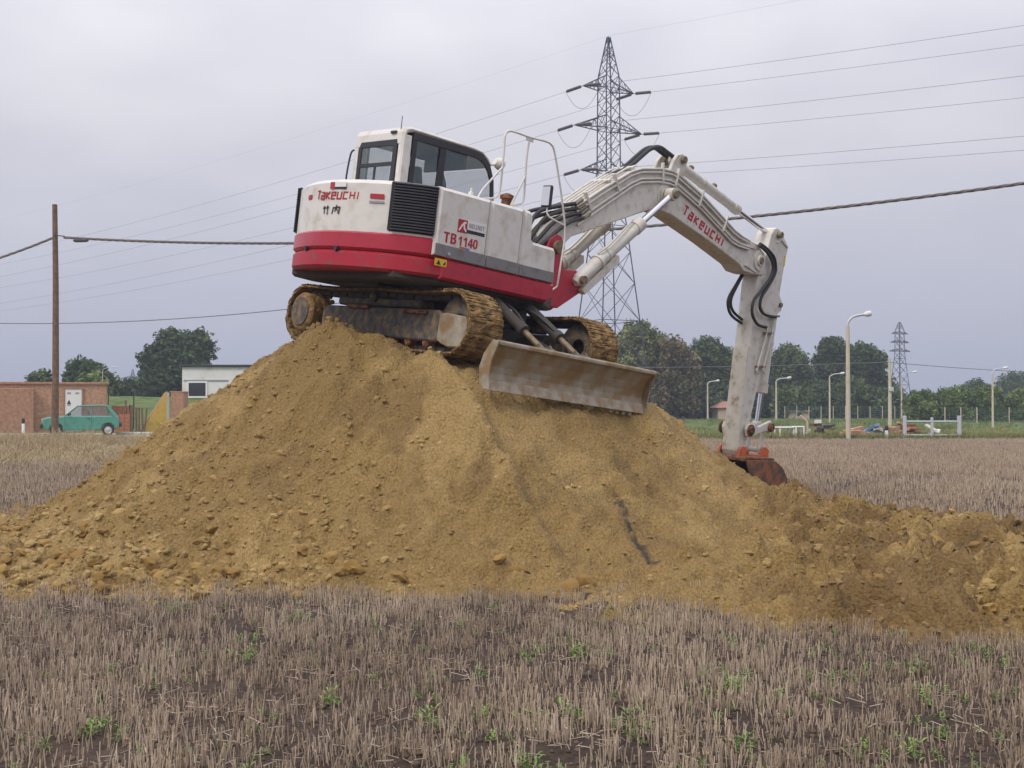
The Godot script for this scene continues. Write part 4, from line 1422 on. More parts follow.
	# hoses at the boom's foot
	for k in 8:
		var f := k / 7.0
		var zz := 0.18 + 0.36 * f
		var d := (k % 4) * 0.05
		mb = MB.new()
		mb.tube(curve([Vector3(0.55 + d * 0.4, 1.35, zz), Vector3(0.75 + d * 0.9, 1.62 - d * 0.3, zz), Vector3(0.84 + d * 1.5, 1.86 - d * 0.9, zz + 0.02), Vector3(0.98 + d * 2.0, 2.06 - d * 1.0, zz + 0.02), Vector3(1.24 + d * 1.9, 2.18 - d * 0.9, zz * 0.4 + 0.31), Vector3(1.62 + d, 2.30 - d * 1.1, 0.50 if k > 2 else zz)], 6), 0.027, 8)
		build(mb, "hose", M.rubber, boom)
	for k in 4:
		mb = MB.new()
		var a := Vector3(1.56 + k * 0.06, 2.27 - k * 0.055, 0.505)
		mb.rod(a, a + Vector3(0.13, 0.09, 0), 0.026, 8)
		build(mb, "hose_union", M.edge_steel, boom)
	# hoses arching to the arm ram
	for zz in [0.24, 0.34]:
		mb = MB.new()
		mb.tube(curve([Vector3(2.45, 2.87, zz), Vector3(2.80, 3.06, zz), Vector3(3.02, 3.24, zz), Vector3(3.22, 3.40, zz), Vector3(3.42, 3.47, zz), Vector3(3.62, 3.44, zz), Vector3(3.90, 3.38, zz)], 6), 0.033, 8)
		build(mb, "hose", M.rubber, boom)
	# arm
	mb = MB.new()
	mb.poly(v2([6.37, 2.26, 6.50, 2.74, 6.56, 2.83, 6.65, 2.87, 6.76, 2.84, 6.99, 2.68, 7.06, 2.60, 7.01, 2.35, 6.96, 1.84, 6.965, 1.22, 6.64, 0.38, 6.49, -0.36, 6.485, -0.60, 6.45, -0.86, 6.37, -0.96, 6.26, -0.95, 6.20, -0.86, 6.21, 0.0, 6.235, 0.96, 6.23, 1.86, 6.26, 2.05]), 0.15, 0.45, 0.012)
	var arm := upper(mb, "arm", M.boom_white)
	mb = MB.new()
	mb.poly(v2([6.195, -0.84, 6.20, 0.2, 6.20, 0.75, 6.21, 0.85, 6.222, 0.85, 6.20, -0.84]), 0.16, 0.44, 0.002)
	build(mb, "scuffed_face", M.scuffed_white, arm)
	mb = MB.new()
	mb.strokes([v2([6.68, 2.62, 6.80, 2.70, 7.02, 2.60])], 0.03, 0.448, 0.47)
	build(mb, "stiffener", M.boom_white, arm)
	plate(arm, "sticker", M.sticker_yellow, 6.95, 2.28, 7.005, 2.45, 0.4505)
	pin_part(arm, 6.70, 2.755, 0.07, 0.53, 0.055)
	ram("arm_ram", Vector3(3.82, 3.365, 0.30), Vector3(6.70, 2.755, 0.30), 1.87, 0.078, 0.045)
	mb = MB.new()
	mb.box(Vector3(4.30, 3.36, 0.30), Vector3(0.08, 0.07, 0.06), 0.01, Basis(Vector3(0, 0, 1), -0.2))
	mb.box(Vector3(4.95, 3.22, 0.30), Vector3(0.08, 0.07, 0.06), 0.01, Basis(Vector3(0, 0, 1), -0.2))
	build(mb, "hose_bracket", M.pin, arm)
	for z in [0.62, -0.02]:
		ram("boom_ram", Vector3(1.66, 1.28, z), Vector3(3.474, 2.778, z), 1.52, 0.092, 0.05)
		mb = MB.new()
		mb.poly(v2([1.70, 1.15, 1.78, 1.10, 2.42, 1.62, 2.40, 1.72, 2.34, 1.72]), z - 0.05, z + 0.05, 0.008)
		upper(mb, "ram_guard", M.boom_white)
		mb = MB.new()
		mb.tube(curve([Vector3(1.95, 1.68, z + 0.04), Vector3(2.10, 1.80, z + 0.07), Vector3(2.35, 2.02, z + 0.06), Vector3(2.62, 2.26, z + 0.03)], 4), 0.014, 6)
		mb.lathe(Vector3(2.0, 1.56, z), Vector3(1.814, 1.498, 0), [Vector2(0, 0.09), Vector2(0, 0.11), Vector2(0.06, 0.11), Vector2(0.06, 0.09)], 16)
		upper(mb, "ram_pipe", M.boom_white)
	mb = MB.new()
	mb.rod(Vector3(1.66, 1.28, 0.0), Vector3(1.66, 1.28, 0.74), 0.055, 14)
	mb.rod(Vector3(1.66, 1.28, -0.14), Vector3(1.66, 1.28, 0.0), 0.055, 14)
	upper(mb, "ram_foot_pin", M.pin)
	# hoses and pipes on the arm
	for h in [[[6.02, 2.47], [6.20, 2.43], [6.40, 2.34], [6.52, 2.195], [6.468, 2.006], [6.244, 1.761], [6.06, 1.587], [6.05, 1.378], [6.24, 1.22], [6.52, 1.20]], [[6.05, 2.50], [6.25, 2.46], [6.50, 2.36], [6.60, 2.20], [6.58, 2.06], [6.413, 1.834], [6.27, 1.66], [6.27, 1.487], [6.44, 1.40], [6.78, 1.40]]]:
		var path: Array = []
		for p in h:
			path.append(Vector3(p[0], p[1], 0.535))
		mb = MB.new()
		mb.tube(curve(path, 5), 0.026, 8)
		build(mb, "hose", M.rubber, arm)
	for h in [[[6.12, 2.05], [5.95, 1.82], [5.78, 1.58], [5.80, 1.42], [5.94, 1.30], [6.24, 1.22]], [[6.14, 2.04], [6.0, 1.84], [5.86, 1.60], [5.87, 1.46], [5.99, 1.36], [6.24, 1.28]]]:
		var path: Array = []
		for p in h:
			path.append(Vector3(p[0], p[1], 0.24))
		mb = MB.new()
		mb.tube(curve(path, 5), 0.024, 8)
		build(mb, "hose", M.rubber, arm)
	for h in [[[6.52, 1.20], [6.62, 1.17], [6.60, 1.0], [6.45, 0.48], [6.52, 0.44]], [[6.76, 1.40], [6.80, 1.30], [6.78, 1.1], [6.63, 0.50], [6.70, 0.46]]]:
		var path: Array = []
		for p in h:
			path.append(Vector3(p[0], p[1], 0.49))
		mb = MB.new()
		mb.tube(path, 0.02, 8)
		build(mb, "pipe", M.boom_white, arm)
	for q in [[6.69, 1.12], [6.57, 0.55], [6.83, 1.42]]:
		mb = MB.new()
		mb.box(Vector3(q[0], q[1], 0.475), Vector3(0.26, 0.035, 0.06), 0.006, Basis(Vector3(0, 0, 1), 0.1))
		build(mb, "pipe_clamp", M.pin, arm)
	# bucket ram and linkage
	mb = MB.new()
	for z in [0.19, 0.41]:
		mb.poly(v2([6.90, 1.42, 6.94, 1.80, 7.02, 1.76, 7.11, 1.66, 7.10, 1.54]), z - 0.02, z + 0.02, 0.006)
	build(mb, "ram_bracket", M.boom_white, arm)
	pin_part(arm, 7.03, 1.63, 0.14, 0.47, 0.04)
	ram("bucket_ram", Vector3(7.03, 1.63, 0.30), Vector3(6.95, -0.43, 0.30), 1.50, 0.092, 0.045)
	for z in [0.08, 0.52]:
		mb = MB.new()
		mb.poly(v2([6.28, -0.50, 6.31, -0.41, 6.40, -0.40, 6.62, -0.44, 6.86, -0.36, 6.98, -0.32, 7.05, -0.38, 7.05, -0.48, 6.96, -0.53, 6.86, -0.50, 6.62, -0.55, 6.42, -0.62, 6.32, -0.60]), z - 0.03, z + 0.03, 0.008)
		upper(mb, "side_link", M.boom_white)
		mb = MB.new()
		mb.lathe(Vector3(6.37, -0.51, z + (0.03 if z > 0.3 else -0.08)), Vector3(0, 0, 1), [Vector2(0, 0), Vector2(0, 0.10), Vector2(0.02, 0.10), Vector2(0.022, 0.07), Vector2(0.05, 0.065), Vector2(0.05, 0)], 16)
		upper(mb, "link_pin", M.rust)
		mb = MB.new()
		mb.lathe(Vector3(6.96, -0.43, z + (0.03 if z > 0.3 else -0.08)), Vector3(0, 0, 1), [Vector2(0, 0), Vector2(0, 0.075), Vector2(0.05, 0.07), Vector2(0.05, 0)], 16)
		upper(mb, "link_pin", M.rust)
	mb = MB.new()
	for z in [0.18, 0.42]:
		mb.poly(v2([6.91, -0.38, 7.01, -0.38, 6.985, -0.60, 7.0, -0.86, 6.90, -0.88, 6.88, -0.80, 6.91, -0.6]), z - 0.025, z + 0.025, 0.012)
	mb.rod(Vector3(6.95, -0.83, 0.1), Vector3(6.95, -0.83, 0.5), 0.04, 10)
	upper(mb, "bucket_link", M.boom_white)
	# bucket
	var cx := 0.30
	var w := 0.36
	mb = MB.new()
	var back := v2([6.14, -0.98, 6.40, -0.98, 6.80, -0.97, 7.06, -0.98, 7.30, -1.08, 7.48, -1.24, 7.57, -1.45, 7.54, -1.64, 7.40, -1.80, 7.10, -1.90, 6.30, -1.92])
	var inner := v2([6.30, -1.89, 7.08, -1.87, 7.37, -1.78, 7.51, -1.63, 7.54, -1.45, 7.45, -1.26, 7.28, -1.11, 7.05, -1.01, 6.80, -1.0, 6.40, -1.01, 6.14, -1.01])
	mb.poly(back + inner, cx - w, cx + w, 0.004)
	var bucket := upper(mb, "bucket", M.rust)
	for s in [-1, 1]:
		mb = MB.new()
		mb.poly(v2([6.14, -0.985, 6.80, -0.975, 7.06, -0.985, 7.30, -1.085, 7.475, -1.245, 7.565, -1.45, 7.535, -1.635, 7.395, -1.795, 7.10, -1.895, 6.30, -1.915, 6.46, -1.45]), cx + s * (w + 0.001), cx + s * (w + 0.022), 0.004)
		build(mb, "bucket_cheek", M.orange_worn, bucket)
		mb = MB.new()
		mb.poly(v2([6.16, -0.99, 6.20, -0.82, 6.27, -0.78, 6.37, -0.79, 6.48, -0.90, 6.80, -0.90, 6.90, -0.77, 7.0, -0.77, 7.08, -0.82, 7.10, -1.0]), cx + s * 0.19 - 0.02, cx + s * 0.19 + 0.02, 0.006)
		build(mb, "bucket_ear", M.orange, bucket)
	mb = MB.new()
	mb.poly(v2([6.16, -0.975, 7.07, -0.975, 7.04, -0.93, 6.18, -0.93]), cx - w + 0.01, cx + w - 0.01, 0.01)
	build(mb, "top_plate", M.orange_worn, bucket)
	for k in 5:
		mb = MB.new()
		mb.poly(v2([6.36, -1.87, 6.36, -1.94, 6.22, -1.95, 6.08, -1.93, 6.24, -1.88]), cx - 0.32 + k * 0.16 - 0.035, cx - 0.32 + k * 0.16 + 0.035, 0.01)
		build(mb, "tooth", M.edge_steel, bucket)

func make_tracks() -> void:
	var path: Array = []
	for i in 41:
		path.append(Vector2(lerpf(-1.40, 1.40, i / 40.0), 0.04))
	for i in range(1, 20):
		var a := -PI / 2 + PI * i / 20.0
		path.append(Vector2(1.40 + 0.355 * cos(a), 0.395 + 0.355 * sin(a)))
	for i in 41:
		var t := i / 40.0
		path.append(Vector2(lerpf(1.40, -1.40, t), 0.75 - 0.045 * sin(t * PI) * absf(cos(t * PI))))
	for i in range(1, 20):
		var a := PI / 2 + PI * i / 20.0
		path.append(Vector2(-1.40 + 0.355 * cos(a), 0.395 + 0.355 * sin(a)))
	path.append(path[0])
	var lens: Array = [0.0]
	for i in path.size() - 1:
		lens.append(lens[i] + (path[i + 1] - path[i]).length())
	var total: float = lens[lens.size() - 1]
	var count := 48
	rng.seed = 31
	# a shoe with three grousers under a crust of earth, in a few variants
	var shoes: Array = []
	for k in 5:
		var mb := MB.new()
		mb.box(Vector3(0, -0.012, 0), Vector3(total / count - 0.008, 0.022, 0.5), 0.004)
		for gx in [-0.055, 0.0, 0.055]:
			mb.poly([Vector2(gx - 0.012, -0.002), Vector2(gx + 0.012, -0.002), Vector2(gx + 0.006, 0.022), Vector2(gx - 0.006, 0.022)], -0.248, 0.248, 0.004)
		var gh: Array = []
		for i in 5:
			var row: Array = []
			for j in 11:
				var edge := 0.55 if (i == 0 or i == 4 or j == 0 or j == 10) else 1.0
				row.append(Vector3(-0.083 + i * 0.0415 + rng.randf_range(-0.006, 0.006), maxf(0.0, (0.014 + rng.randf_range(-0.014, 0.02)) * edge), -0.252 + j * 0.0504 + rng.randf_range(-0.008, 0.008)))
			gh.append(row)
		for i in 4:
			for j in 10:
				mb.quad(gh[i][j], gh[i][j + 1], gh[i + 1][j + 1], gh[i + 1][j])
		shoes.append(mb.mesh())
	var link := MB.new()
	for s in [-1, 1]:
		link.box(Vector3(0, -0.055, s * 0.07), Vector3(0.17, 0.065, 0.03), 0.008)
	link.rod(Vector3(-0.06, -0.055, -0.1), Vector3(-0.06, -0.055, 0.1), 0.02, 8)
	var link_mesh := link.mesh()
	for side in [1, -1]:
		var zc: float = 0.995 * side
		# frame
		var mb := MB.new()
		mb.poly(v2([-1.06, 0.28, -1.06, 0.46, -0.98, 0.52, 1.15, 0.53, 1.22, 0.49, 1.24, 0.22, 1.16, 0.17, 0.6, 0.17, -0.95, 0.22]), zc - 0.16 * side, zc + 0.19 * side, 0.02)
		mb.box(Vector3(-0.1, 0.60, zc - 0.02 * side), Vector3(1.6, 0.10, 0.22), 0.02)
		var tk := lower(mb, "crawler_track", M.frame_dark)
		mb = MB.new()
		mb.poly(v2([1.20, 0.19, 1.20, 0.49, 1.30, 0.50, 1.62, 0.47, 1.66, 0.43, 1.69, 0.22, 1.62, 0.13, 1.40, 0.12, 1.28, 0.15]), zc + 0.16 * side, zc + 0.205 * side, 0.012)
		build(mb, "idler_guard", M.muddy_steel, tk)
		mb = MB.new()
		for q in [[-0.30, 0.52], [0.78, 0.49]]:
			mb.box(Vector3(q[0], q[1], zc + 0.215 * side), Vector3(0.42, 0.05, 0.05), 0.01)
		build(mb, "step_plate", M.rust, tk)
		mb = MB.new()
		mb.lathe(Vector3(0.40, 0.36, zc + 0.185 * side), Vector3(0, 0, side), [Vector2(0, 0.0), Vector2(0, 0.055), Vector2(0.012, 0.055), Vector2(0.012, 0.0)], 12)
		build(mb, "access_hole", M.black, tk)
		# final drive and sprocket
		mb = MB.new()
		mb.lathe(Vector3(-1.40, 0.41, zc), Vector3(0, 0, side), [Vector2(0.0, 0.0), Vector2(0.0, 0.28), Vector2(0.10, 0.28), Vector2(0.10, 0.25), Vector2(0.25, 0.245), Vector2(0.27, 0.225), Vector2(0.285, 0.19), Vector2(0.285, 0.0)], 24)
		for i in 21:
			var a := TAU * i / 21.0
			mb.box(Vector3(-1.40 + cos(a) * 0.30, 0.41 + sin(a) * 0.30, zc), Vector3(0.05, 0.05, 0.06), 0.01, Basis(Vector3(0, 0, 1), a))
		build(mb, "sprocket", M.mud, tk)
		mb = MB.new()
		mb.lathe(Vector3(-1.40, 0.41, zc + 0.286 * side), Vector3(0, 0, side), [Vector2(0, 0.0), Vector2(0, 0.185), Vector2(0.015, 0.178), Vector2(0.02, 0.0)], 24)
		build(mb, "drive_cover", M.frame_dark, tk)
		mb = MB.new()
		mb.lathe(Vector3(1.40, 0.41, zc - 0.09 * side), Vector3(0, 0, side), [Vector2(0, 0.1), Vector2(0, 0.30), Vector2(0.05, 0.30), Vector2(0.06, 0.33), Vector2(0.12, 0.33), Vector2(0.13, 0.30), Vector2(0.18, 0.30), Vector2(0.18, 0.1)], 24)
		build(mb, "idler", M.frame_dark, tk)
		for i in 7:
			mb = MB.new()
			mb.lathe(Vector3(-0.95 + i * 0.32, 0.155, zc - 0.17 * side), Vector3(0, 0, side), [Vector2(0, 0.0), Vector2(0, 0.085), Vector2(0.26, 0.085), Vector2(0.27, 0.06), Vector2(0.33, 0.055), Vector2(0.34, 0.04), Vector2(0.34, 0.0)], 14)
			build(mb, "track_roller", M.rust, tk)
		mb = MB.new()
		mb.lathe(Vector3(-0.15, 0.655, zc - 0.15 * side), Vector3(0, 0, side), [Vector2(0, 0.0), Vector2(0, 0.06), Vector2(0.28, 0.06), Vector2(0.30, 0.03), Vector2(0.30, 0)], 12)
		build(mb, "top_roller", M.frame_dark, tk)
		var seg := 0
		for k in count:
			var d := total * (k + 0.5) / count
			while seg < lens.size() - 2 and lens[seg + 1] < d:
				seg += 1
			if lens[seg] > d:
				seg = 0
				while lens[seg + 1] < d:
					seg += 1
			var t: float = (d - lens[seg]) / (lens[seg + 1] - lens[seg])
			var p: Vector2 = path[seg].lerp(path[seg + 1], t)
			var da := fposmod(d - 0.05, total)
			var tg: Vector2 = (path[mini(seg + 2, path.size() - 1)] - path[maxi(seg - 1, 0)]).normalized()
			if da < 0.0:
				tg = Vector2.RIGHT
			var nn := Vector2(tg.y, -tg.x)
			var b := Basis(Vector3(tg.x, tg.y, 0), Vector3(nn.x, nn.y, 0), Vector3(0, 0, 1))
			b = Basis(b.x, b.y, b.x.cross(b.y))
			var o := MeshInstance3D.new()
			o.name = "track_shoe"
			o.mesh = shoes[k % 5]
			o.material_override = M.mud
			o.transform = Transform3D(b, Vector3(p.x, p.y, zc))
			tk.add_child(o, true)
			var l := MeshInstance3D.new()
			l.name = "chain_link"
			l.mesh = link_mesh
			l.material_override = M.dark
			l.transform = o.transform
			tk.add_child(l, true)
	# centre frame and slewing ring
	var mb2 := MB.new()
	mb2.lathe(Vector3(0, 0.52, 0), Vector3.UP, [Vector2(0, 0.0), Vector2(0, 0.62), Vector2(0.1, 0.62), Vector2(0.1, 0.56), Vector2(0.29, 0.56), Vector2(0.29, 0)], 32)
	mb2.box(Vector3(0, 0.48, 0), Vector3(1.15, 0.24, 1.2), 0.04)
	mb2.box(Vector3(0.52, 0.42, 0), Vector3(0.32, 0.2, 1.8), 0.03, Basis(Vector3.UP, 0.0))
	mb2.box(Vector3(-0.52, 0.42, 0), Vector3(0.32, 0.2, 1.8), 0.03)
	lower(mb2, "centre_frame", M.dark)

func make_blade() -> void:
	var w := 1.31
	var mb := MB.new()
	var front := v2([2.34, 0.19, 2.29, 0.16, 2.22, 0.06, 2.185, -0.04, 2.18, -0.11, 2.20, -0.18])
	var back := v2([2.17, -0.18, 2.145, -0.11, 2.15, -0.03, 2.18, 0.08, 2.25, 0.195, 2.29, 0.222, 2.335, 0.222])
	mb.poly(front + back, -w, w, 0.006)
	var blade := lower(mb, "dozer_blade", M.muddy_steel)
	mb = MB.new()
	mb.poly(v2([2.195, -0.175, 2.215, -0.18, 2.27, -0.29, 2.245, -0.295, 2.165, -0.18]), -w + 0.01, w - 0.01, 0.004)
	build(mb, "cutting_edge", M.bare_edge, blade)
	mb = MB.new()
	mb.tube([Vector3(2.31, 0.206, -w), Vector3(2.31, 0.206, w)], 0.03, 10)
	build(mb, "top_rim", M.muddy_steel, blade)
	for s in [-1, 1]:
		mb = MB.new()
		mb.poly(v2([2.35, 0.225, 2.25, 0.235, 2.14, 0.08, 2.10, -0.06, 2.13, -0.21, 2.21, -0.29, 2.29, -0.295, 2.26, -0.15, 2.27, 0.0]), s * (w + 0.002), s * (w + 0.026), 0.006)
		build(mb, "end_plate", M.muddy_steel, blade)
		# push arm and lift ram
		mb = MB.new()
		mb.poly(v2([0.75, 0.30, 0.85, 0.42, 1.05, 0.46, 1.55, 0.28, 2.16, 0.02, 2.15, -0.20, 1.95, -0.18, 1.45, 0.08, 0.95, 0.24]), s * 0.42 - 0.05, s * 0.42 + 0.05, 0.015)
		build(mb, "push_arm", M.dark, blade)
		mb = MB.new()
		var a := Vector3(1.02, 0.82, s * 0.30)
		var b := Vector3(2.02, 0.22, s * 0.30)
		mb.lathe(a, b - a, [Vector2(-0.05, 0), Vector2(-0.05, 0.05), Vector2(0, 0.062), Vector2(0.66, 0.062), Vector2(0.66, 0.075), Vector2(0.74, 0.075), Vector2(0.75, 0.0)], 14)
		mb.rod(a + Vector3(0, -0.0, -0.07), a + Vector3(0, 0, 0.07), 0.06, 12)
		mb.box(Vector3(0.92, 0.68, s * 0.30), Vector3(0.16, 0.34, 0.16), 0.03)
		build(mb, "lift_ram", M.dark, blade)
		mb = MB.new()
		mb.rod(b + Vector3(0, -0.0, -0.13), b + Vector3(0, 0, 0.13), 0.055, 12)
		for zz in [-0.09, 0.09]:
			mb.poly(v2([2.19, 0.14, 2.0, 0.31, 1.93, 0.24, 1.98, 0.14, 2.15, -0.06]), s * 0.30 + zz - 0.012, s * 0.30 + zz + 0.012, 0.004)
		build(mb, "ram_clevis", M.frame_dark, blade)
		mb = MB.new()
		mb.rod(a + (b - a).normalized() * 0.74, b, 0.035, 10)
		build(mb, "ram_rod", M.pin, blade)
		mb = MB.new()
		mb.tube(curve([Vector3(0.9, 0.66, s * 0.2), Vector3(1.1, 0.76, s * 0.16), Vector3(1.35, 0.68, s * 0.2), Vector3(1.6, 0.52, s * 0.26)], 5), 0.018, 6)
		build(mb, "hose", M.rubber, blade)
	for i in 6:
		mb = MB.new()
		mb.box(Vector3(2.23, -0.315, -0.95 + i * 0.12 - 0.1), Vector3(0.03, 0.05, 0.05), 0.008)
		if i < 4:
			build(mb, "edge_bolt", M.muddy_steel, blade)

# ---------------------------------------------------------------- things round the field
func make_poles_and_wires() -> void:
	# weathered wooden pole at the edge of the field
	var wp := thing("wooden_pole", "tall weathered wooden utility pole standing in dry grass before the brick building", "pole", Vector3(-18.7, 0, -46))
	var mb := MB.new()
	mb.tube([Vector3(0, -0.3, 0), Vector3(0.02, 3, 0), Vector3(0.0, 6.5, 0), Vector3(-0.06, 9.7, 0)], 0.15, 12, 0.10)
	build(mb, "pole_shaft", M.timber, wp)
	mb = MB.new()
	mb.rod(Vector3(0.0, 8.42, 0.1), Vector3(0.45, 8.36, 0.25), 0.025, 6)
	mb.rod(Vector3(0.0, 8.42, -0.1), Vector3(0.0, 8.42, 0.24), 0.03, 6)
	build(mb, "cable_bracket", M.sleeve, wp)
	# heavy twisted cable
	var strands := func(a: Vector3, b: Vector3, sag: float, called: String, label: String, n: int) -> void:
		var m2 := MB.new()
		for s in 3:
			var path: Array = []
			for i in n + 1:
				var t := float(i) / n
				var p := a.lerp(b, t) - Vector3(0, sag * 4.0 * t * (1.0 - t), 0)
				var ph := i * 0.9 + s * TAU / 3.0
				path.append(p + Vector3(0, sin(ph), cos(ph)) * 0.024)
			m2.tube(path, 0.034, 5)
		var o := build(m2, called, M.bundle, self)
		tag(o, label, "cable")
	strands.call(Vector3(-18.3, 8.32, -45.8), Vector3(17.5, 8.40, -33.0), 0.95, "overhead_cable", "thick twisted overhead cable running from the wooden pole past the excavator boom", 240)
	strands.call(Vector3(-18.8, 8.34, -46.0), Vector3(-44.0, 8.3, -60.0), 1.5, "overhead_cable", "short stretch of twisted overhead cable on the far side of the wooden pole", 140)
	mb = MB.new()
	mb.lathe(Vector3(-17.75, 8.16, -45.6), Vector3(1, -0.03, 0.36), [Vector2(-0.1, 0), Vector2(-0.1, 0.03), Vector2(0, 0.075), Vector2(0.55, 0.075), Vector2(0.65, 0.03), Vector2(0.65, 0)], 10)
	var sp := build(mb, "cable_splice", M.sleeve, self)
	tag(sp, "dark splice sleeve hanging under the twisted cable by the wooden pole", "splice")
	# thin telephone wires
	var thin := func(a: Vector3, b: Vector3, sag: float, label: String, r := 0.02) -> void:
		var m2 := MB.new()
		var path: Array = []
		for i in 41:
			var t := i / 40.0
			path.append(a.lerp(b, t) - Vector3(0, sag * 4.0 * t * (1.0 - t), 0))
		m2.tube(path, r, 4)
		var o := build(m2, "telephone_wire", M.cable, self)
		tag(o, label, "wire")
	thin.call(Vector3(-36.0, 6.3, -62.0), Vector3(-6.0, 6.9, -56.0), 0.8, "thin low wire crossing behind the wooden pole", 0.022)
	thin.call(Vector3(-6.0, 3.9, -70.0), Vector3(24.1, 4.15, -71.6), 0.25, "thin low wire in front of the dark trees", 0.02)
	thin.call(Vector3(24.1, 4.15, -72.0), Vector3(58.0, 3.9, -85.0), 0.5, "thin low wire from the slim concrete pole towards the hedge", 0.02)
	var cp := thing("concrete_pole", "slim concrete pole beside the distant pylon", "pole", Vector3(24.2, 0, -72))
	mb = MB.new()
	mb.tube([Vector3(0, -0.2, 0), Vector3(0, 4.4, 0)], 0.13, 10, 0.08)
	build(mb, "pole_shaft", M.concrete_pole, cp)
	mb = MB.new()
	mb.box(Vector3(0.05, 2.4, 0.1), Vector3(0.3, 0.25, 0.15), 0.02)
	build(mb, "junction_box", M.galvanised, cp)

func beam(mb: MB, a: Vector3, b: Vector3, w: float) -> void:
	mb.rod(a, b, w, 4)

func pylon(called: String, label: String, at: Vector3, turn: float, h: float, base_w: float, waist_w: float, waist_h: float, arms: Array, m: Material, thick: float) -> Node3D:
	var t := thing(called, label, "pylon", at, turn)
	# width of the square tower by height
	var wd := func(y: float) -> float:
		if y < waist_h:
			return lerpf(base_w, waist_w, y / waist_h)
		var top_arm: float = arms[0][0] + 1.0
		if y < top_arm:
			return lerpf(waist_w, waist_w * 0.9, (y - waist_h) / (top_arm - waist_h))
		return lerpf(waist_w * 0.9, 0.12, (y - top_arm) / (h - top_arm))
	var mb := MB.new()
	var ys: Array = [0.0]
	var y := 0.0
	while y < h - 0.6:
		y += maxf(wd.call(y) * 0.85, 0.75)
		ys.append(minf(y, h))
	var corner := func(yy: float, k: int) -> Vector3:
		var w2: float = wd.call(yy) * 0.5
		return Vector3(w2 * (1 if k in [0, 3] else -1), yy, w2 * (1 if k in [0, 1] else -1))
	for i in ys.size() - 1:
		for k in 4:
			beam(mb, corner.call(ys[i], k), corner.call(ys[i + 1], k), thick)
	build(mb, "tower_leg", m, t)
	mb = MB.new()
	for i in ys.size() - 1:
		for k in 4:
			var k2 := (k + 1) % 4
			beam(mb, corner.call(ys[i], k), corner.call(ys[i + 1], k2), thick * 0.5)
			beam(mb, corner.call(ys[i], k2), corner.call(ys[i + 1], k), thick * 0.5)
			if i % 3 == 2:
				beam(mb, corner.call(ys[i], k), corner.call(ys[i], k2), thick * 0.5)
	build(mb, "bracing", m, t)
	for a in arms:
		for s in [-1, 1]:
			var ay: float = a[0]
			var l: float = a[1]
			var w2: float = wd.call(ay) * 0.5
			mb = MB.new()
			var tip := Vector3(s * l, ay, 0)
			for k in [-1, 1]:
				beam(mb, Vector3(s * w2, ay, k * w2), tip, thick * 0.8)
				beam(mb, Vector3(s * w2 * 0.96, ay + a[2], k * w2 * 0.96), tip, thick * 0.8)
				var prev := Vector3(s * w2, ay, k * w2)
				for q in 4:
					var f := (q + 0.5) / 4.0
					var up := Vector3(s * w2, ay + a[2], k * w2).lerp(tip, f)
					var dn := Vector3(s * w2, ay, k * w2).lerp(tip, f + 0.12)
					beam(mb, prev, up, thick * 0.4)
					beam(mb, up, dn, thick * 0.4)
					prev = dn
			build(mb, "cross_arm", m, t)
	return t

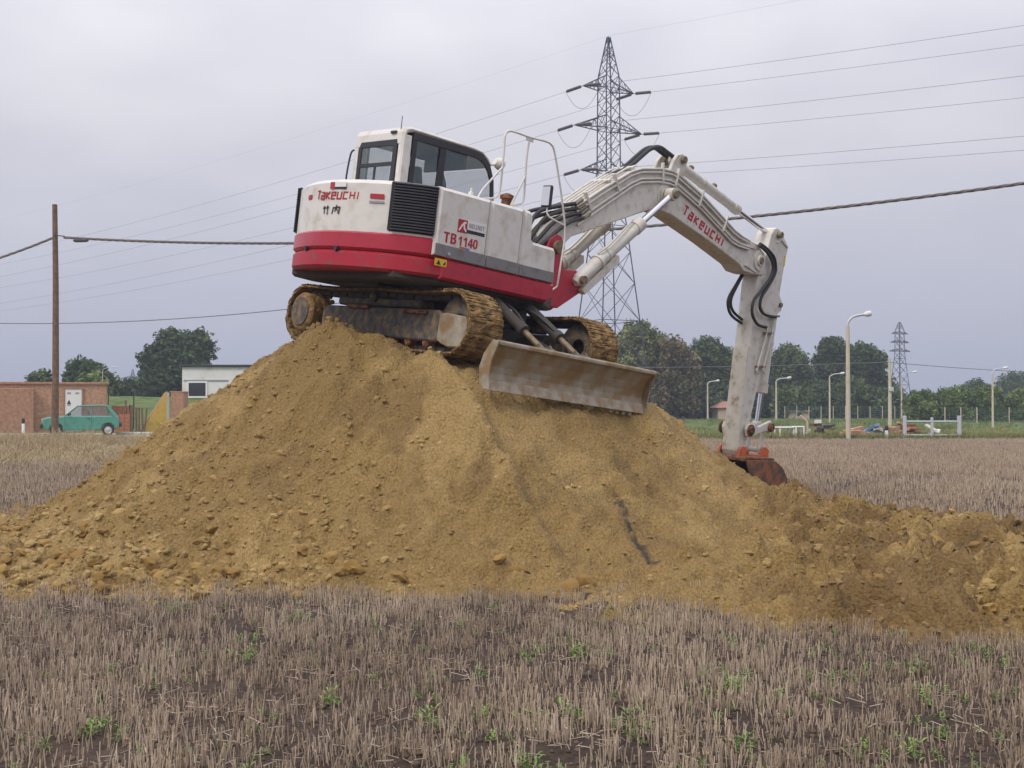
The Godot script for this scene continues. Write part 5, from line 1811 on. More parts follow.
func make_pylons() -> void:
	var at := Vector3(8.2, 0, -95)
	var line := Vector3(0.76, 0, 0.65)          # direction of the line
	var turn := 0.50                             # the arms stand across it
	var arms := [[28.1, 2.55, 1.0], [24.7, 3.4, 1.05], [21.0, 2.8, 1.0]]
	var py := pylon("lattice_pylon", "tall dark lattice pylon with three pairs of arms behind the excavator", at, turn, 32.8, 5.4, 1.45, 20.0, arms, M.lattice, 0.062)
	var across := Vector3(cos(turn), 0, -sin(turn))
	for i in 3:
		for s in [-1, 1]:
			var tip: Vector3 = at + across * (arms[i][1] * s) + Vector3(0, arms[i][0], 0)
			var ends: Array = []
			for way in [-1, 1]:
				var dir: Vector3 = (line * way + Vector3(0, -0.10, 0)).normalized()
				var a: Vector3 = tip + dir * 0.25
				var mb := MB.new()
				var prof: Array = [Vector2(0, 0)]
				for k in 9:
					prof.append(Vector2(k * 0.17, 0.06))
					prof.append(Vector2(k * 0.17 + 0.04, 0.15))
					prof.append(Vector2(k * 0.17 + 0.09, 0.13))
				prof.append(Vector2(1.55, 0.05))
				prof.append(Vector2(1.55, 0))
				mb.lathe(a, dir, prof, 8)
				mb.rod(tip, a, 0.03, 4)
				var ins := build(mb, "insulator_string", M.insulator, py, py.transform.affine_inverse())
				var e: Vector3 = a + dir * 1.6
				ends.append(e)
				var wire := MB.new()
				var path: Array = []
				for k in 61:
					var q := k / 60.0
					var sp := q * 250.0
					var p: Vector3 = e + line * way * sp
					p.y = e.y - 5.2 * 4.0 * (q - q * q)
					path.append(p)
				wire.tube(path, 0.013, 4)
				var wo := build(wire, "power_line", M.cable, self)
				var lv: String = ["top", "middle", "bottom"][i]
				var sd: String = "nearer the excavator" if s < 0 else "farther away"
				var wy: String = "towards the wooden pole" if way < 0 else "above the boom"
				tag(wo, "thin power line %s, from the %s arm end %s" % [wy, lv, sd], "power line", "power lines of the tall pylon")
			# jumper loop between the two strings
			var jm := MB.new()
			var jp: Array = []
			for k in 17:
				var q := k / 16.0
				jp.append(ends[0].lerp(ends[1], q) - Vector3(0, 1.5 * 4.0 * (q - q * q) * 1.15, 0))
			jm.tube(jp, 0.018, 4)
			build(jm, "jumper", M.cable, py, py.transform.affine_inverse())
	for way in [-1, 1]:
		var wire := MB.new()
		var path: Array = []
		for k in 61:
			var q := k / 60.0
			var p: Vector3 = at + Vector3(0, 32.7, 0) + line * way * q * 250.0
			p.y -= 4.0 * 4.0 * (q - q * q)
			path.append(p)
		wire.tube(path, 0.005, 4)
		var wo := build(wire, "power_line", M.cable, self)
		tag(wo, "hair-thin earth wire from the pylon peak " + ("running off past the wooden pole" if way < 0 else "running off above the boom"), "power line", "power lines of the tall pylon")
	pylon("lattice_pylon", "distant lattice pylon seen beyond the hedge", Vector3(88, -0.5, -255), 0.5, 20.3, 3.8, 1.5, 13.0, [[17.6, 2.6, 0.5], [15.6, 3.0, 0.5], [13.6, 3.4, 0.5]], M.lattice, 0.10)
	pylon("lattice_pylon", "tiny faint pylon on the horizon between the red-roofed house and the big tree", Vector3(-135, -1, -400), 0.5, 14.5, 3.4, 1.2, 10.0, [[11.2, 3.0, 0.8], [8.6, 3.8, 0.8]], M.lattice, 0.10)

func street_lamp(label: String, at: Vector3, h: float, reach: float, r: float, group := "street lamps beyond the field") -> void:
	var t := thing("street_lamp", label, "street lamp", at, 0.0, group)
	var mb := MB.new()
	mb.tube([Vector3(0, -0.2, 0), Vector3(0, h * 0.5, 0), Vector3(0, h * 0.90, 0)], r, 10, r * 0.7)
	build(mb, "lamp_post", M.concrete_pole, t)
	mb = MB.new()
	mb.tube(curve([Vector3(0, h * 0.82, 0), Vector3(0.0, h * 0.92, 0), Vector3(reach * 0.25, h * 0.975, 0), Vector3(reach * 0.8, h * 0.995, 0)], 5), r * 0.5, 8)
	build(mb, "lamp_arm", M.galvanised, t)
	mb = MB.new()
	mb.lathe(Vector3(reach * 0.72, h * 0.993, 0), Vector3(1, 0.16, 0), [Vector2(0, 0), Vector2(0, r * 0.5), Vector2(reach * 0.14, r * 1.25), Vector2(reach * 0.30, r * 1.1), Vector2(reach * 0.36, 0)], 10)
	build(mb, "lamp_head", M.lamp_white, t)

func make_lamps() -> void:
	street_lamp("street lamp beside the small red-roofed house, left of the arm", Vector3(17.4, 0, -100), 3.5, 1.0, 0.085)
	street_lamp("street lamp between the excavator arm and the pale hut", Vector3(23.5, 0, -100), 3.75, 1.3, 0.095)
	street_lamp("street lamp just behind the tall near lamp, against the dark trees", Vector3(24.3, 0, -86), 3.8, 1.1, 0.075)
	street_lamp("tall street lamp with curved arm at the field edge", Vector3(14.05, 0, -47), 5.3, 0.95, 0.105)
	street_lamp("street lamp in front of the distant pylon", Vector3(35.0, 0, -101), 4.3, 1.35, 0.08)
	street_lamp("street lamp standing before the leafy hedge by itself", Vector3(29.5, 0, -69), 3.7, 0.9, 0.07)
	street_lamp("thin lamp rising behind the end of the brick building", Vector3(-30.6, 1.2, -84), 3.0, 0.9, 0.04)

# ---------------------------------------------------------------- trees and hedges
var leaf_clumps: Array = []

func make_leaf_clumps() -> void:
	rng.seed = 61
	for k in 3:
		var cv := PackedVector3Array()
		var cn := PackedVector3Array()
		var ci := PackedInt32Array()
		for i in 14:
			var p := Vector3(rng.randfn(), rng.randfn() * 0.7, rng.randfn()) * 0.2
			var d := Vector3(rng.randfn(), rng.randfn() * 0.7, rng.randfn()).normalized()
			var u := d.cross(Vector3(rng.randfn(), rng.randfn(), rng.randfn())).normalized()
			var l := rng.randf_range(0.11, 0.22)
			var w := l * 0.48
			var nn := u.cross(d).normalized()
			cv.append_array(PackedVector3Array([p - d * l, p + u * w, p + d * l, p - u * w]))
			cn.append_array(PackedVector3Array([nn, nn, nn, nn]))
			var b := i * 4
			ci.append_array(PackedInt32Array([b, b + 2, b + 1, b, b + 3, b + 2]))
		leaf_clumps.append([cv, cn, ci])

func crown_mesh(clump: Array, places: Array, colors: Array, parent: Node) -> void:
	# all leaves of one crown in one mesh
	var cv: PackedVector3Array = clump[0]
	var cn: PackedVector3Array = clump[1]
	var ci: PackedInt32Array = clump[2]
	var vs := PackedVector3Array()
	var ns := PackedVector3Array()
	var cs := PackedColorArray()
	var ix := PackedInt32Array()
	ix.resize(ci.size() * places.size())
	var o := 0
	var w := 0
	var one := PackedColorArray()
	one.resize(cv.size())
	for k in places.size():
		var xf: Transform3D = places[k]
		vs.append_array(xf * cv)
		ns.append_array(Transform3D(xf.basis.orthonormalized(), Vector3.ZERO) * cn)
		one.fill(colors[k])
		cs.append_array(one)
		for i in ci:
			ix[w] = i + o
			w += 1
		o += cv.size()
	var arr := []
	arr.resize(Mesh.ARRAY_MAX)
	arr[Mesh.ARRAY_VERTEX] = vs
	arr[Mesh.ARRAY_NORMAL] = ns
	arr[Mesh.ARRAY_COLOR] = cs
	arr[Mesh.ARRAY_INDEX] = ix
	var me := ArrayMesh.new()
	me.add_surface_from_arrays(Mesh.PRIMITIVE_TRIANGLES, arr)
	put(me, "crown", M.leaf, parent)

func tree(called: String, label: String, category: String, at: Vector3, h: float, rad: float, low: float, cols: Array, seed_: int, count: int, group := "", lobes_n := 13, size := 1.0) -> void:
	var r := RandomNumberGenerator.new()
	r.seed = seed_
	var t := thing(called, label, category, at, 0.0, group)
	var lobes: Array = []
	for i in lobes_n:
		var f := (i + 0.5) / lobes_n
		var y := lerpf(low + rad * 0.25, h - rad * 0.32, f)
		var spread := sqrt(maxf(0.05, 1.0 - pow(absf(2.0 * f - 0.85) / 1.25, 2.2)))
		var a := i * 2.4 + r.randf()
		var off := rad * spread * r.randf_range(0.25, 0.66)
		lobes.append([Vector3(cos(a) * off, y, sin(a) * off), rad * r.randf_range(0.36, 0.55) * (0.75 + 0.25 * spread)])
	var mb := MB.new()
	var tr_r := h * 0.022 + 0.03
	mb.tube([Vector3(0, -0.2, 0), Vector3(r.randfn() * 0.05, h * 0.3, 0), Vector3(r.randfn() * 0.15, h * 0.78, r.randfn() * 0.15)], tr_r, 8, tr_r * 0.3)
	for lb in lobes:
		var c: Vector3 = lb[0]
		var from := Vector3(0, clampf(c.y * 0.62, low * 0.6, h * 0.75), 0)
		mb.tube([from, from.lerp(c, 0.55) + Vector3(0, 0.1, 0), c], tr_r * 0.4, 5, tr_r * 0.1)
	build(mb, "trunk", M.bark, t)
	var places: Array = []
	var colors: Array = []
	var cn := noise(seed_ + 500, 0.5, 2)
	for i in count:
		var lb = lobes[r.randi() % lobes_n]
		var d := Vector3(r.randfn(), r.randfn(), r.randfn()).normalized()
		var q := pow(r.randf(), 0.42)
		var p: Vector3 = lb[0] + d * float(lb[1]) * (q * 0.98 + 0.1 * r.randf())
		if p.y < low * 0.7:
			continue
		var s := r.randf_range(0.75, 1.35) * size
		places.append(Transform3D(Basis.from_euler(Vector3(r.randf() * TAU, r.randf() * TAU, 0)).scaled(Vector3(s, s, s)), p))
		var tt := clampf(0.5 + 0.9 * cn.get_noise_3dv(p) + r.randf_range(-0.22, 0.22), 0.0, 1.0)
		colors.append(cols[0].lerp(cols[1], tt))
	# stray twigs beyond the lobes break the outline
	for i in count / 14:
		var lb = lobes[r.randi() % lobes_n]
		var d := Vector3(r.randfn(), r.randfn() + 0.5, r.randfn()).normalized()
		var p: Vector3 = lb[0] + d * float(lb[1]) * r.randf_range(1.0, 1.28)
		if p.y < low * 0.7 or p.y > h * 1.03:
			continue
		var s := r.randf_range(0.5, 0.85) * size
		places.append(Transform3D(Basis.from_euler(Vector3(r.randf() * TAU, r.randf() * TAU, 0)).scaled(Vector3(s, s, s)), p))
		colors.append(cols[0].lerp(cols[1], r.randf()))
	crown_mesh(leaf_clumps[seed_ % 3], places, colors, t)

func make_trees() -> void:
	make_leaf_clumps()
	var dark := [Color(0.034, 0.062, 0.020), Color(0.085, 0.135, 0.040)]
	var mid := [Color(0.040, 0.072, 0.020), Color(0.105, 0.155, 0.042)]
	var olive := [Color(0.075, 0.105, 0.026), Color(0.21, 0.225, 0.060)]
	var brown := [Color(0.085, 0.085, 0.034), Color(0.20, 0.150, 0.070)]
	var fresh := [Color(0.07, 0.115, 0.026), Color(0.18, 0.245, 0.062)]
	tree("broadleaf_tree", "large olive-green tree directly behind the dozer blade", "tree", Vector3(12.2, 0, -106), 9.2, 3.7, 1.2, olive, 701, 2600, "trees beyond the field")
	tree("broadleaf_tree", "tree with brownish thinning foliage between the olive tree and the dark trees", "tree", Vector3(14.9, 0, -102), 7.3, 2.1, 1.0, brown, 702, 1100, "trees beyond the field")
	tree("broadleaf_tree", "rounded dark green tree left of the excavator arm", "tree", Vector3(19.6, 0, -112), 7.8, 3.2, 0.8, mid, 703, 2200, "trees beyond the field")
	tree("broadleaf_tree", "dark tree standing behind the excavator arm", "tree", Vector3(24.4, 0, -118), 6.4, 3.0, 0.6, dark, 704, 1700, "trees beyond the field")
	tree("broadleaf_tree", "loose-crowned tree right beside the excavator arm", "tree", Vector3(28.8, 0, -116), 7.5, 2.6, 0.8, mid, 705, 1600, "trees beyond the field")
	tree("broadleaf_tree", "big dense dark tree behind the tall street lamp", "tree", Vector3(34.0, 0, -118), 8.3, 3.2, 0.4, dark, 706, 2800, "trees beyond the field")
	tree("broadleaf_tree", "dense dark tree closing the row towards the distant pylon", "tree", Vector3(37.0, 0, -117), 7.6, 2.6, 0.3, dark, 707, 2200, "trees beyond the field")
	var sx := [9.0, 13.2, 16.2, 18.4, 21.5, 24.0, 27.0, 30.5, 33.5, 36.5]
	var sn := ["behind the far end of the blade", "under the olive tree", "under the brownish tree", "by the small red-roofed house", "behind the small red-roofed house", "behind the excavator arm", "beside the excavator arm", "behind the pale hut", "under the big dense dark tree", "at the foot of the last dark tree"]
	for i in sx.size():
		tree("shrub", "dark shrub in the undergrowth " + sn[i], "shrub", Vector3(sx[i], 0, -105.5 - (i % 3) * 1.2 - (3.0 if i > 2 else 0.0)), 2.9 + 0.5 * (i % 3), 2.2, 0.0, dark if i % 2 else mid, 720 + i, 800, "undergrowth below the trees", 8)
	# hedge on the right
	var hx := [33.2, 35.8, 38.4, 41.0, 43.6]
	var hn := ["first light green shrub of the hedge, next to the slim concrete pole", "second light green shrub of the hedge counted from the concrete pole", "third light green shrub of the hedge, with tall shoots", "fourth light green shrub of the hedge, behind the lone lamp", "fifth light green shrub of the hedge, farthest from the concrete pole"]
	for i in hx.size():
		tree("shrub", hn[i], "shrub", Vector3(hx[i], 0, -91.0), [2.5, 2.75, 2.9, 2.5, 2.4][i], 1.75, 0.0, fresh, 740 + i, 1900, "shrubs of the hedge", 9, 0.58)
	tree("broadleaf_tree", "bluish distant tree rising over the end of the hedge", "tree", Vector3(72.0, 0, -160), 5.6, 3.0, 0.5, mid, 750, 1300, "", 11, 1.1)
	tree("broadleaf_tree", "bluish distant tree partly behind the far hedge end", "tree", Vector3(67.5, 0, -164), 4.8, 2.2, 0.5, mid, 751, 900, "", 9, 1.1)
	tree("shrub", "low distant shrubs showing under the distant pylon", "shrub", Vector3(51.0, 0, -150), 2.8, 2.6, 0.0, dark, 752, 600, "", 8)
	# left
	tree("broadleaf_tree", "big dense dark green tree behind the white house", "tree", Vector3(-28.3, 0, -95), 7.6, 3.4, 1.2, dark, 760, 3200, "", 15)
	tree("broadleaf_tree", "round green tree behind the brick building, next to the wooden pole", "tree", Vector3(-33.2, 0.6, -88), 4.1, 2.0, 0.8, mid, 761, 1300, "trees behind the brick building")
	tree("broadleaf_tree", "fresh green bush in front of the round tree behind the brick building", "tree", Vector3(-31.4, 0.2, -84), 3.3, 1.3, 0.4, fresh, 762, 600, "trees behind the brick building", 8)
	tree("broadleaf_tree", "small ragged tree over the roof of the brick building, beyond the wooden pole", "tree", Vector3(-36.0, 0.5, -86), 3.4, 1.2, 0.8, mid, 763, 500, "trees behind the brick building", 8)
	tree("shrub", "grey-green shrub before the far red-roofed house", "shrub", Vector3(-35.2, 1.9, -100), 1.5, 1.2, 0.0, mid, 764, 350, "", 7)
	tree("shrub", "dark rounded shrub between the red-roofed house and the big tree", "shrub", Vector3(-33.5, 1.9, -100), 1.5, 1.0, 0.0, dark, 765, 350, "", 7)

# ---------------------------------------------------------------- buildings and walls
func make_buildings() -> void:
	# low brick building by the lane
	var b := thing("brick_building", "low flat-roofed brick building with a white door behind the green car", "building", Vector3(-21.35, 0, -59.2), 0.34)
	var mb := MB.new()
	mb.box(Vector3(-5.2, 1.25, -2.0), Vector3(10.4, 2.52, 4.0), 0.02)
	build(mb, "wall", M.brick, b)
	mb = MB.new()
	mb.box(Vector3(-5.2, 2.57, -2.0), Vector3(10.6, 0.13, 4.2), 0.02)
	build(mb, "roof", M.brick_dark, b)
	mb = MB.new()
	mb.box(Vector3(-7.0, 1.14, 0.30), Vector3(7.0, 2.30, 0.58), 0.02)
	build(mb, "front_wall", M.brick_dark, b)
	mb = MB.new()
	mb.box(Vector3(-1.62, 1.17, 0.03), Vector3(0.80, 2.2, 0.07), 0.01)
	var door := build(mb, "door", M.door_white, b)
	mb = MB.new()
	mb.box(Vector3(-1.62, 2.31, 0.05), Vector3(0.95, 0.08, 0.1), 0.01)
	mb.box(Vector3(-2.06, 1.17, 0.04), Vector3(0.06, 2.24, 0.09), 0.01)
	mb.box(Vector3(-1.18, 1.17, 0.04), Vector3(0.06, 2.24, 0.09), 0.01)
	build(mb, "door_frame", M.brick_dark, door)
	mb = MB.new()
	mb.poly(v2([-1.94, 1.50, -1.74, 1.50, -1.84, 1.72]), 0.066, 0.07, 0.0)
	build(mb, "warning_sign", M.letter_black, door)
	mb = MB.new()
	mb.box(Vector3(-1.84, 1.45, 0.067), Vector3(0.16, 0.08, 0.01), 0.0)
	build(mb, "notice", M.letter_grey, door)
	for x in [-1.84, -1.44]:
		mb = MB.new()
		mb.box(Vector3(x, 2.06, 0.07), Vector3(0.18, 0.09, 0.02), 0.004)
		build(mb, "door_vent", M.letter_grey, door)
	# white house
	var w := thing("white_house", "white flat-roofed house with a small dark window behind the mound", "house", Vector3(0, 0, 0))
	mb = MB.new()
	mb.box(Vector3(-18.4, 2.0, -82.0), Vector3(9.0, 4.1, 8.0), 0.03)
	build(mb, "wall", M.wall_white, w)
	mb = MB.new()
	mb.box(Vector3(-18.4, 4.12, -82.0), Vector3(9.4, 0.14, 8.4), 0.02)
	build(mb, "roof", M.window_dark, w)
	mb = MB.new()
	mb.box(Vector3(-21.24, 3.10, -77.99), Vector3(3.1, 0.09, 0.10), 0.01)
	build(mb, "ledge", M.letter_grey, w)
	mb = MB.new()
	for q in [[-21.83, 2.98, 1.42, 0.12], [-21.83, 1.94, 1.42, 0.12]]:
		mb.box(Vector3(q[0], q[1], -77.98), Vector3(q[2], q[3], 0.12), 0.01)
	for x in [-22.48, -21.18]:
		mb.box(Vector3(x, 2.46, -77.98), Vector3(0.12, 0.93, 0.12), 0.01)
	var fw := build(mb, "window_frame", M.plastic_white, w)
	mb = MB.new()
	mb.box(Vector3(-21.83, 2.46, -77.99), Vector3(1.18, 0.92, 0.06), 0.0)
	build(mb, "pane", M.window_dark, fw)
	# buttress wall with a yellow painted flank
	var y := thing("buttress_wall", "sloping wall end with yellow painted flank and brick face beside the mound", "wall", Vector3(-18.15, 0, -59.5), 0.62)
	mb = MB.new()
	mb.poly(v2([-1.55, 0.0, 0.0, 0.0, 0.0, 2.12, -0.10, 2.14, -0.18, 2.10]), -0.22, 0.0, 0.01)
	build(mb, "brick_core", M.brick_dark, y)
	mb = MB.new()
	mb.poly(v2([-1.49, 0.02, -0.13, 0.02, -0.13, 2.07, -0.185, 2.05]), 0.002, 0.03, 0.004)
	build(mb, "yellow_panel", M.yellow_paint, y)
	mb = MB.new()
	mb.box(Vector3(-0.06, 1.04, 0.012), Vector3(0.14, 2.08, 0.05), 0.01)
	build(mb, "edge_strip", M.concrete, y)
	var bw := thing("brick_pier", "short brick wall standing against the yellow-flanked buttress", "wall", Vector3(-17.75, 0, -59.4), -0.25)
	mb = MB.new()
	mb.box(Vector3(0.05, 1.06, -0.25), Vector3(0.78, 2.12, 0.45), 0.015)
	build(mb, "wall", M.brick_dark, bw)
	mb = MB.new()
	mb.box(Vector3(0.05, 2.14, -0.25), Vector3(0.84, 0.05, 0.5), 0.01)
	build(mb, "coping", M.brick, bw)
	# far red-roofed house on the bank
	house("far_house", "far low house with red tiled roof on the grassy bank", Vector3(-42.5, 1.9, -118), 0.1, 5.4, 1.1, 0.7, 4.0, M.brick, M.roof_red)
	house("small_house", "small brick house with red hipped roof under the trees by the arm", Vector3(20.3, 0, -104), 0.0, 3.0, 1.1, 0.55, 3.0, M.wall_cream, M.roof_red)
	house("pale_hut", "pale pinkish hut behind the green mesh fence", Vector3(27.2, 0, -107.5), 0.0, 1.9, 0.75, 0.12, 1.6, M.wall_cream, M.concrete)
	house("far_house", "distant whitish house glimpsed under the distant pylon", Vector3(52.5, 0, -145), 0.2, 3.0, 1.5, 0.5, 3.0, M.wall_white, M.roof_red)
	house("far_house", "distant pinkish house next to the hedge under the distant pylon", Vector3(55.3, 0, -146), -0.1, 2.2, 1.3, 0.5, 3.0, M.wall_cream, M.roof_red)

func house(called: String, label: String, at: Vector3, turn: float, w: float, h: float, rise: float, deep: float, wall: Material, roof: Material) -> void:
	var t := thing(called, label, "house", at, turn)
	var mb := MB.new()
	mb.box(Vector3(0, h * 0.5, 0), Vector3(w, h, deep), 0.01)
	build(mb, "wall", wall, t)
	mb = MB.new()
	var e := w * 0.5 + 0.25
	var z := deep * 0.5 + 0.25
	var rx := w * 0.28
	var a := Vector3(-e, h - 0.02, z)
	var b := Vector3(e, h - 0.02, z)
	var c := Vector3(e, h - 0.02, -z)
	var d := Vector3(-e, h - 0.02, -z)
	var p := Vector3(-rx, h + rise, 0)
	var q := Vector3(rx, h + rise, 0)
	mb.quad(a, b, q, p)
	mb.tri(b, c, q)
	mb.quad(c, d, p, q)
	mb.tri(d, a, p)
	mb.quad(a, d, c, b)
	build(mb, "roof", roof, t)
	var n := maxi(1, int(w / 1.6))
	for i in n:
		mb = MB.new()
		mb.box(Vector3((i + 0.5) / n * w - w * 0.5, h * 0.55, deep * 0.5), Vector3(0.5, h * 0.42, 0.06), 0.01)
		build(mb, "window", M.window_dark, t)

# ---------------------------------------------------------------- the car
func make_car() -> void:
	var c := thing("small_car", "small boxy sea-green hatchback parked on the lane behind the wooden pole", "car", Vector3(-20.35, 0.022, -53.2), 0.34)
	# x to the car's tail, its nose points to -x
	var mb := MB.new()
	mb.poly(v2([-1.68, 0.42, -1.70, 0.62, -1.66, 0.80, -1.52, 0.86, -0.72, 0.93, 1.60, 0.93, 1.68, 0.78, 1.69, 0.45, 1.55, 0.30, 1.46, 0.30, 1.42, 0.44, 1.32, 0.54, 1.17, 0.58, 1.02, 0.54, 0.92, 0.44, 0.88, 0.24, -0.80, 0.24, -0.84, 0.44, -0.94, 0.54, -1.09, 0.58, -1.24, 0.54, -1.34, 0.44, -1.38, 0.30, -1.60, 0.30]), -0.73, 0.73, 0.05)
	var body := build(mb, "body", M.car_green, c)
	# cabin: pillars and roof
	mb = MB.new()
	mb.poly(v2([-0.24, 1.385, 0.0, 1.43, 0.9, 1.45, 1.20, 1.41, 1.16, 1.365, 0.0, 1.37, -0.2, 1.35]), -0.60, 0.60, 0.03)
	for s in [-1, 1]:
		for q in [[-0.74, -0.16, 0.05], [0.42, 0.44, 0.05], [1.44, 1.13, 0.13]]:
			var a := Vector3(q[0], 0.92, 0.68 * s)
			var d := Vector3(q[1], 1.40, 0.585 * s)
			mb.tube([a, d], q[2] * 0.55, 6)
		mb.quad(Vector3(1.14, 1.38, 0.59 * s), Vector3(1.45, 0.92, 0.69 * s), Vector3(1.62, 0.92, 0.69 * s), Vector3(1.22, 1.39, 0.59 * s))
	build(mb, "cabin", M.car_green, c)
	for s in [-1, 1]:
		for q in [[-0.68, 0.40, -0.14, 0.41], [0.46, 1.42, 0.46, 1.14]]:
			mb = MB.new()
			mb.quad(Vector3(q[0], 0.94, 0.675 * s), Vector3(q[1], 0.94, 0.675 * s), Vector3(q[3], 1.36, 0.59 * s), Vector3(q[2], 1.36, 0.59 * s))
			build(mb, "side_window", M.car_glass, c)
	mb = MB.new()
	mb.quad(Vector3(-0.72, 0.94, 0.62), Vector3(-0.72, 0.94, -0.62), Vector3(-0.20, 1.37, -0.55), Vector3(-0.20, 1.37, 0.55))
	build(mb, "windscreen", M.car_glass, c)
	mb = MB.new()
	mb.quad(Vector3(1.60, 0.94, 0.62), Vector3(1.60, 0.94, -0.62), Vector3(1.20, 1.37, -0.55), Vector3(1.20, 1.37, 0.55))
	build(mb, "rear_window", M.car_glass, c)
	mb = MB.new()
	for z in [-0.33, 0.33]:
		mb.poly(v2([0.05, 0.5, 0.5, 0.5, 0.28, 1.15, 0.14, 1.18, 0.08, 1.0]), z - 0.22, z + 0.22, 0.04)
	mb.box(Vector3(1.05, 0.75, 0), Vector3(0.3, 0.5, 1.1), 0.05)
	build(mb, "seat", M.tan_plastic, c)
	for x in [-1.09, 1.17]:
		for s in [-1, 1]:
			mb = MB.new()
			mb.lathe(Vector3(x, 0.27, 0.58 * s), Vector3(0, 0, s), [Vector2(0, 0.1), Vector2(0, 0.25), Vector2(0.03, 0.275), Vector2(0.13, 0.275), Vector2(0.16, 0.25), Vector2(0.155, 0.17)], 20)
			var wh := build(mb, "wheel", M.plastic_black, c)
			mb = MB.new()
			mb.lathe(Vector3(x, 0.27, 0.58 * s), Vector3(0, 0, s), [Vector2(0.15, 0.175), Vector2(0.13, 0.15), Vector2(0.15, 0.07), Vector2(0.16, 0.05), Vector2(0.165, 0)], 16)
			build(mb, "rim", M.rim, wh)
	for e in [[-1.72, 0.46, 0.16], [1.72, 0.50, 0.14]]:
		mb = MB.new()
		mb.box(Vector3(e[0], e[1], 0), Vector3(e[2], 0.20, 1.46), 0.04)
		build(mb, "bumper", M.plastic_black, c)
	mb = MB.new()
	mb.box(Vector3(-1.70, 0.70, 0), Vector3(0.04, 0.16, 1.0), 0.01)
	build(mb, "front_grille", M.plastic_black, c)
	for s in [-1, 1]:
		mb = MB.new()
		mb.box(Vector3(-1.70, 0.71, 0.58 * s), Vector3(0.05, 0.17, 0.2), 0.02)
		build(mb, "headlight", M.rim, c)
		mb = MB.new()
		mb.box(Vector3(1.69, 0.72, 0.62 * s), Vector3(0.04, 0.24, 0.14), 0.01)
		build(mb, "tail_light", M.letter_red, c)
		mb = MB.new()
		mb.box(Vector3(-0.55, 0.99, 0.80 * s), Vector3(0.1, 0.11, 0.16), 0.03)
		build(mb, "wing_mirror", M.plastic_black, c)
		mb = MB.new()
		mb.box(Vector3(0.32, 0.80, 0.735 * s), Vector3(0.14, 0.03, 0.02), 0.005)
		build(mb, "door_handle", M.plastic_black, c)
		mb = MB.new()
		mb.strokes([v2([-0.70, 0.26, -0.72, 0.9]), v2([0.45, 0.9, 0.45, 0.45])], 0.012, 0.731 * s, 0.7325 * s)
		build(mb, "door_gap", M.plastic_black, c)

# ---------------------------------------------------------------- small things along the field
func stack_of_bricks(label: String, at: Vector3, turn: float, nx: int, ny: int, nz: int) -> void:
	var t := thing("brick_stack", label, "bricks", at, turn, "brick stacks on the lane")
	var shared := MB.new()
	shared.box(Vector3.ZERO, Vector3(0.245, 0.19, 0.22), 0.008)
	var me := shared.mesh()
	rng.seed = int(absf(at.x) * 100.0)
	for y in ny:
		for x in nx:
			for z in nz:
				if y == ny - 1 and rng.randf() < 0.3:
					continue
				var o := MeshInstance3D.new()
				o.name = "brick"
				o.mesh = me
				o.material_override = M.brick_red
				o.transform = Transform3D(Basis(Vector3.UP, rng.randfn() * 0.02), Vector3((x - (nx - 1) * 0.5) * 0.255, 0.1 + y * 0.195, (z - (nz - 1) * 0.5) * 0.23))
				t.add_child(o, true)

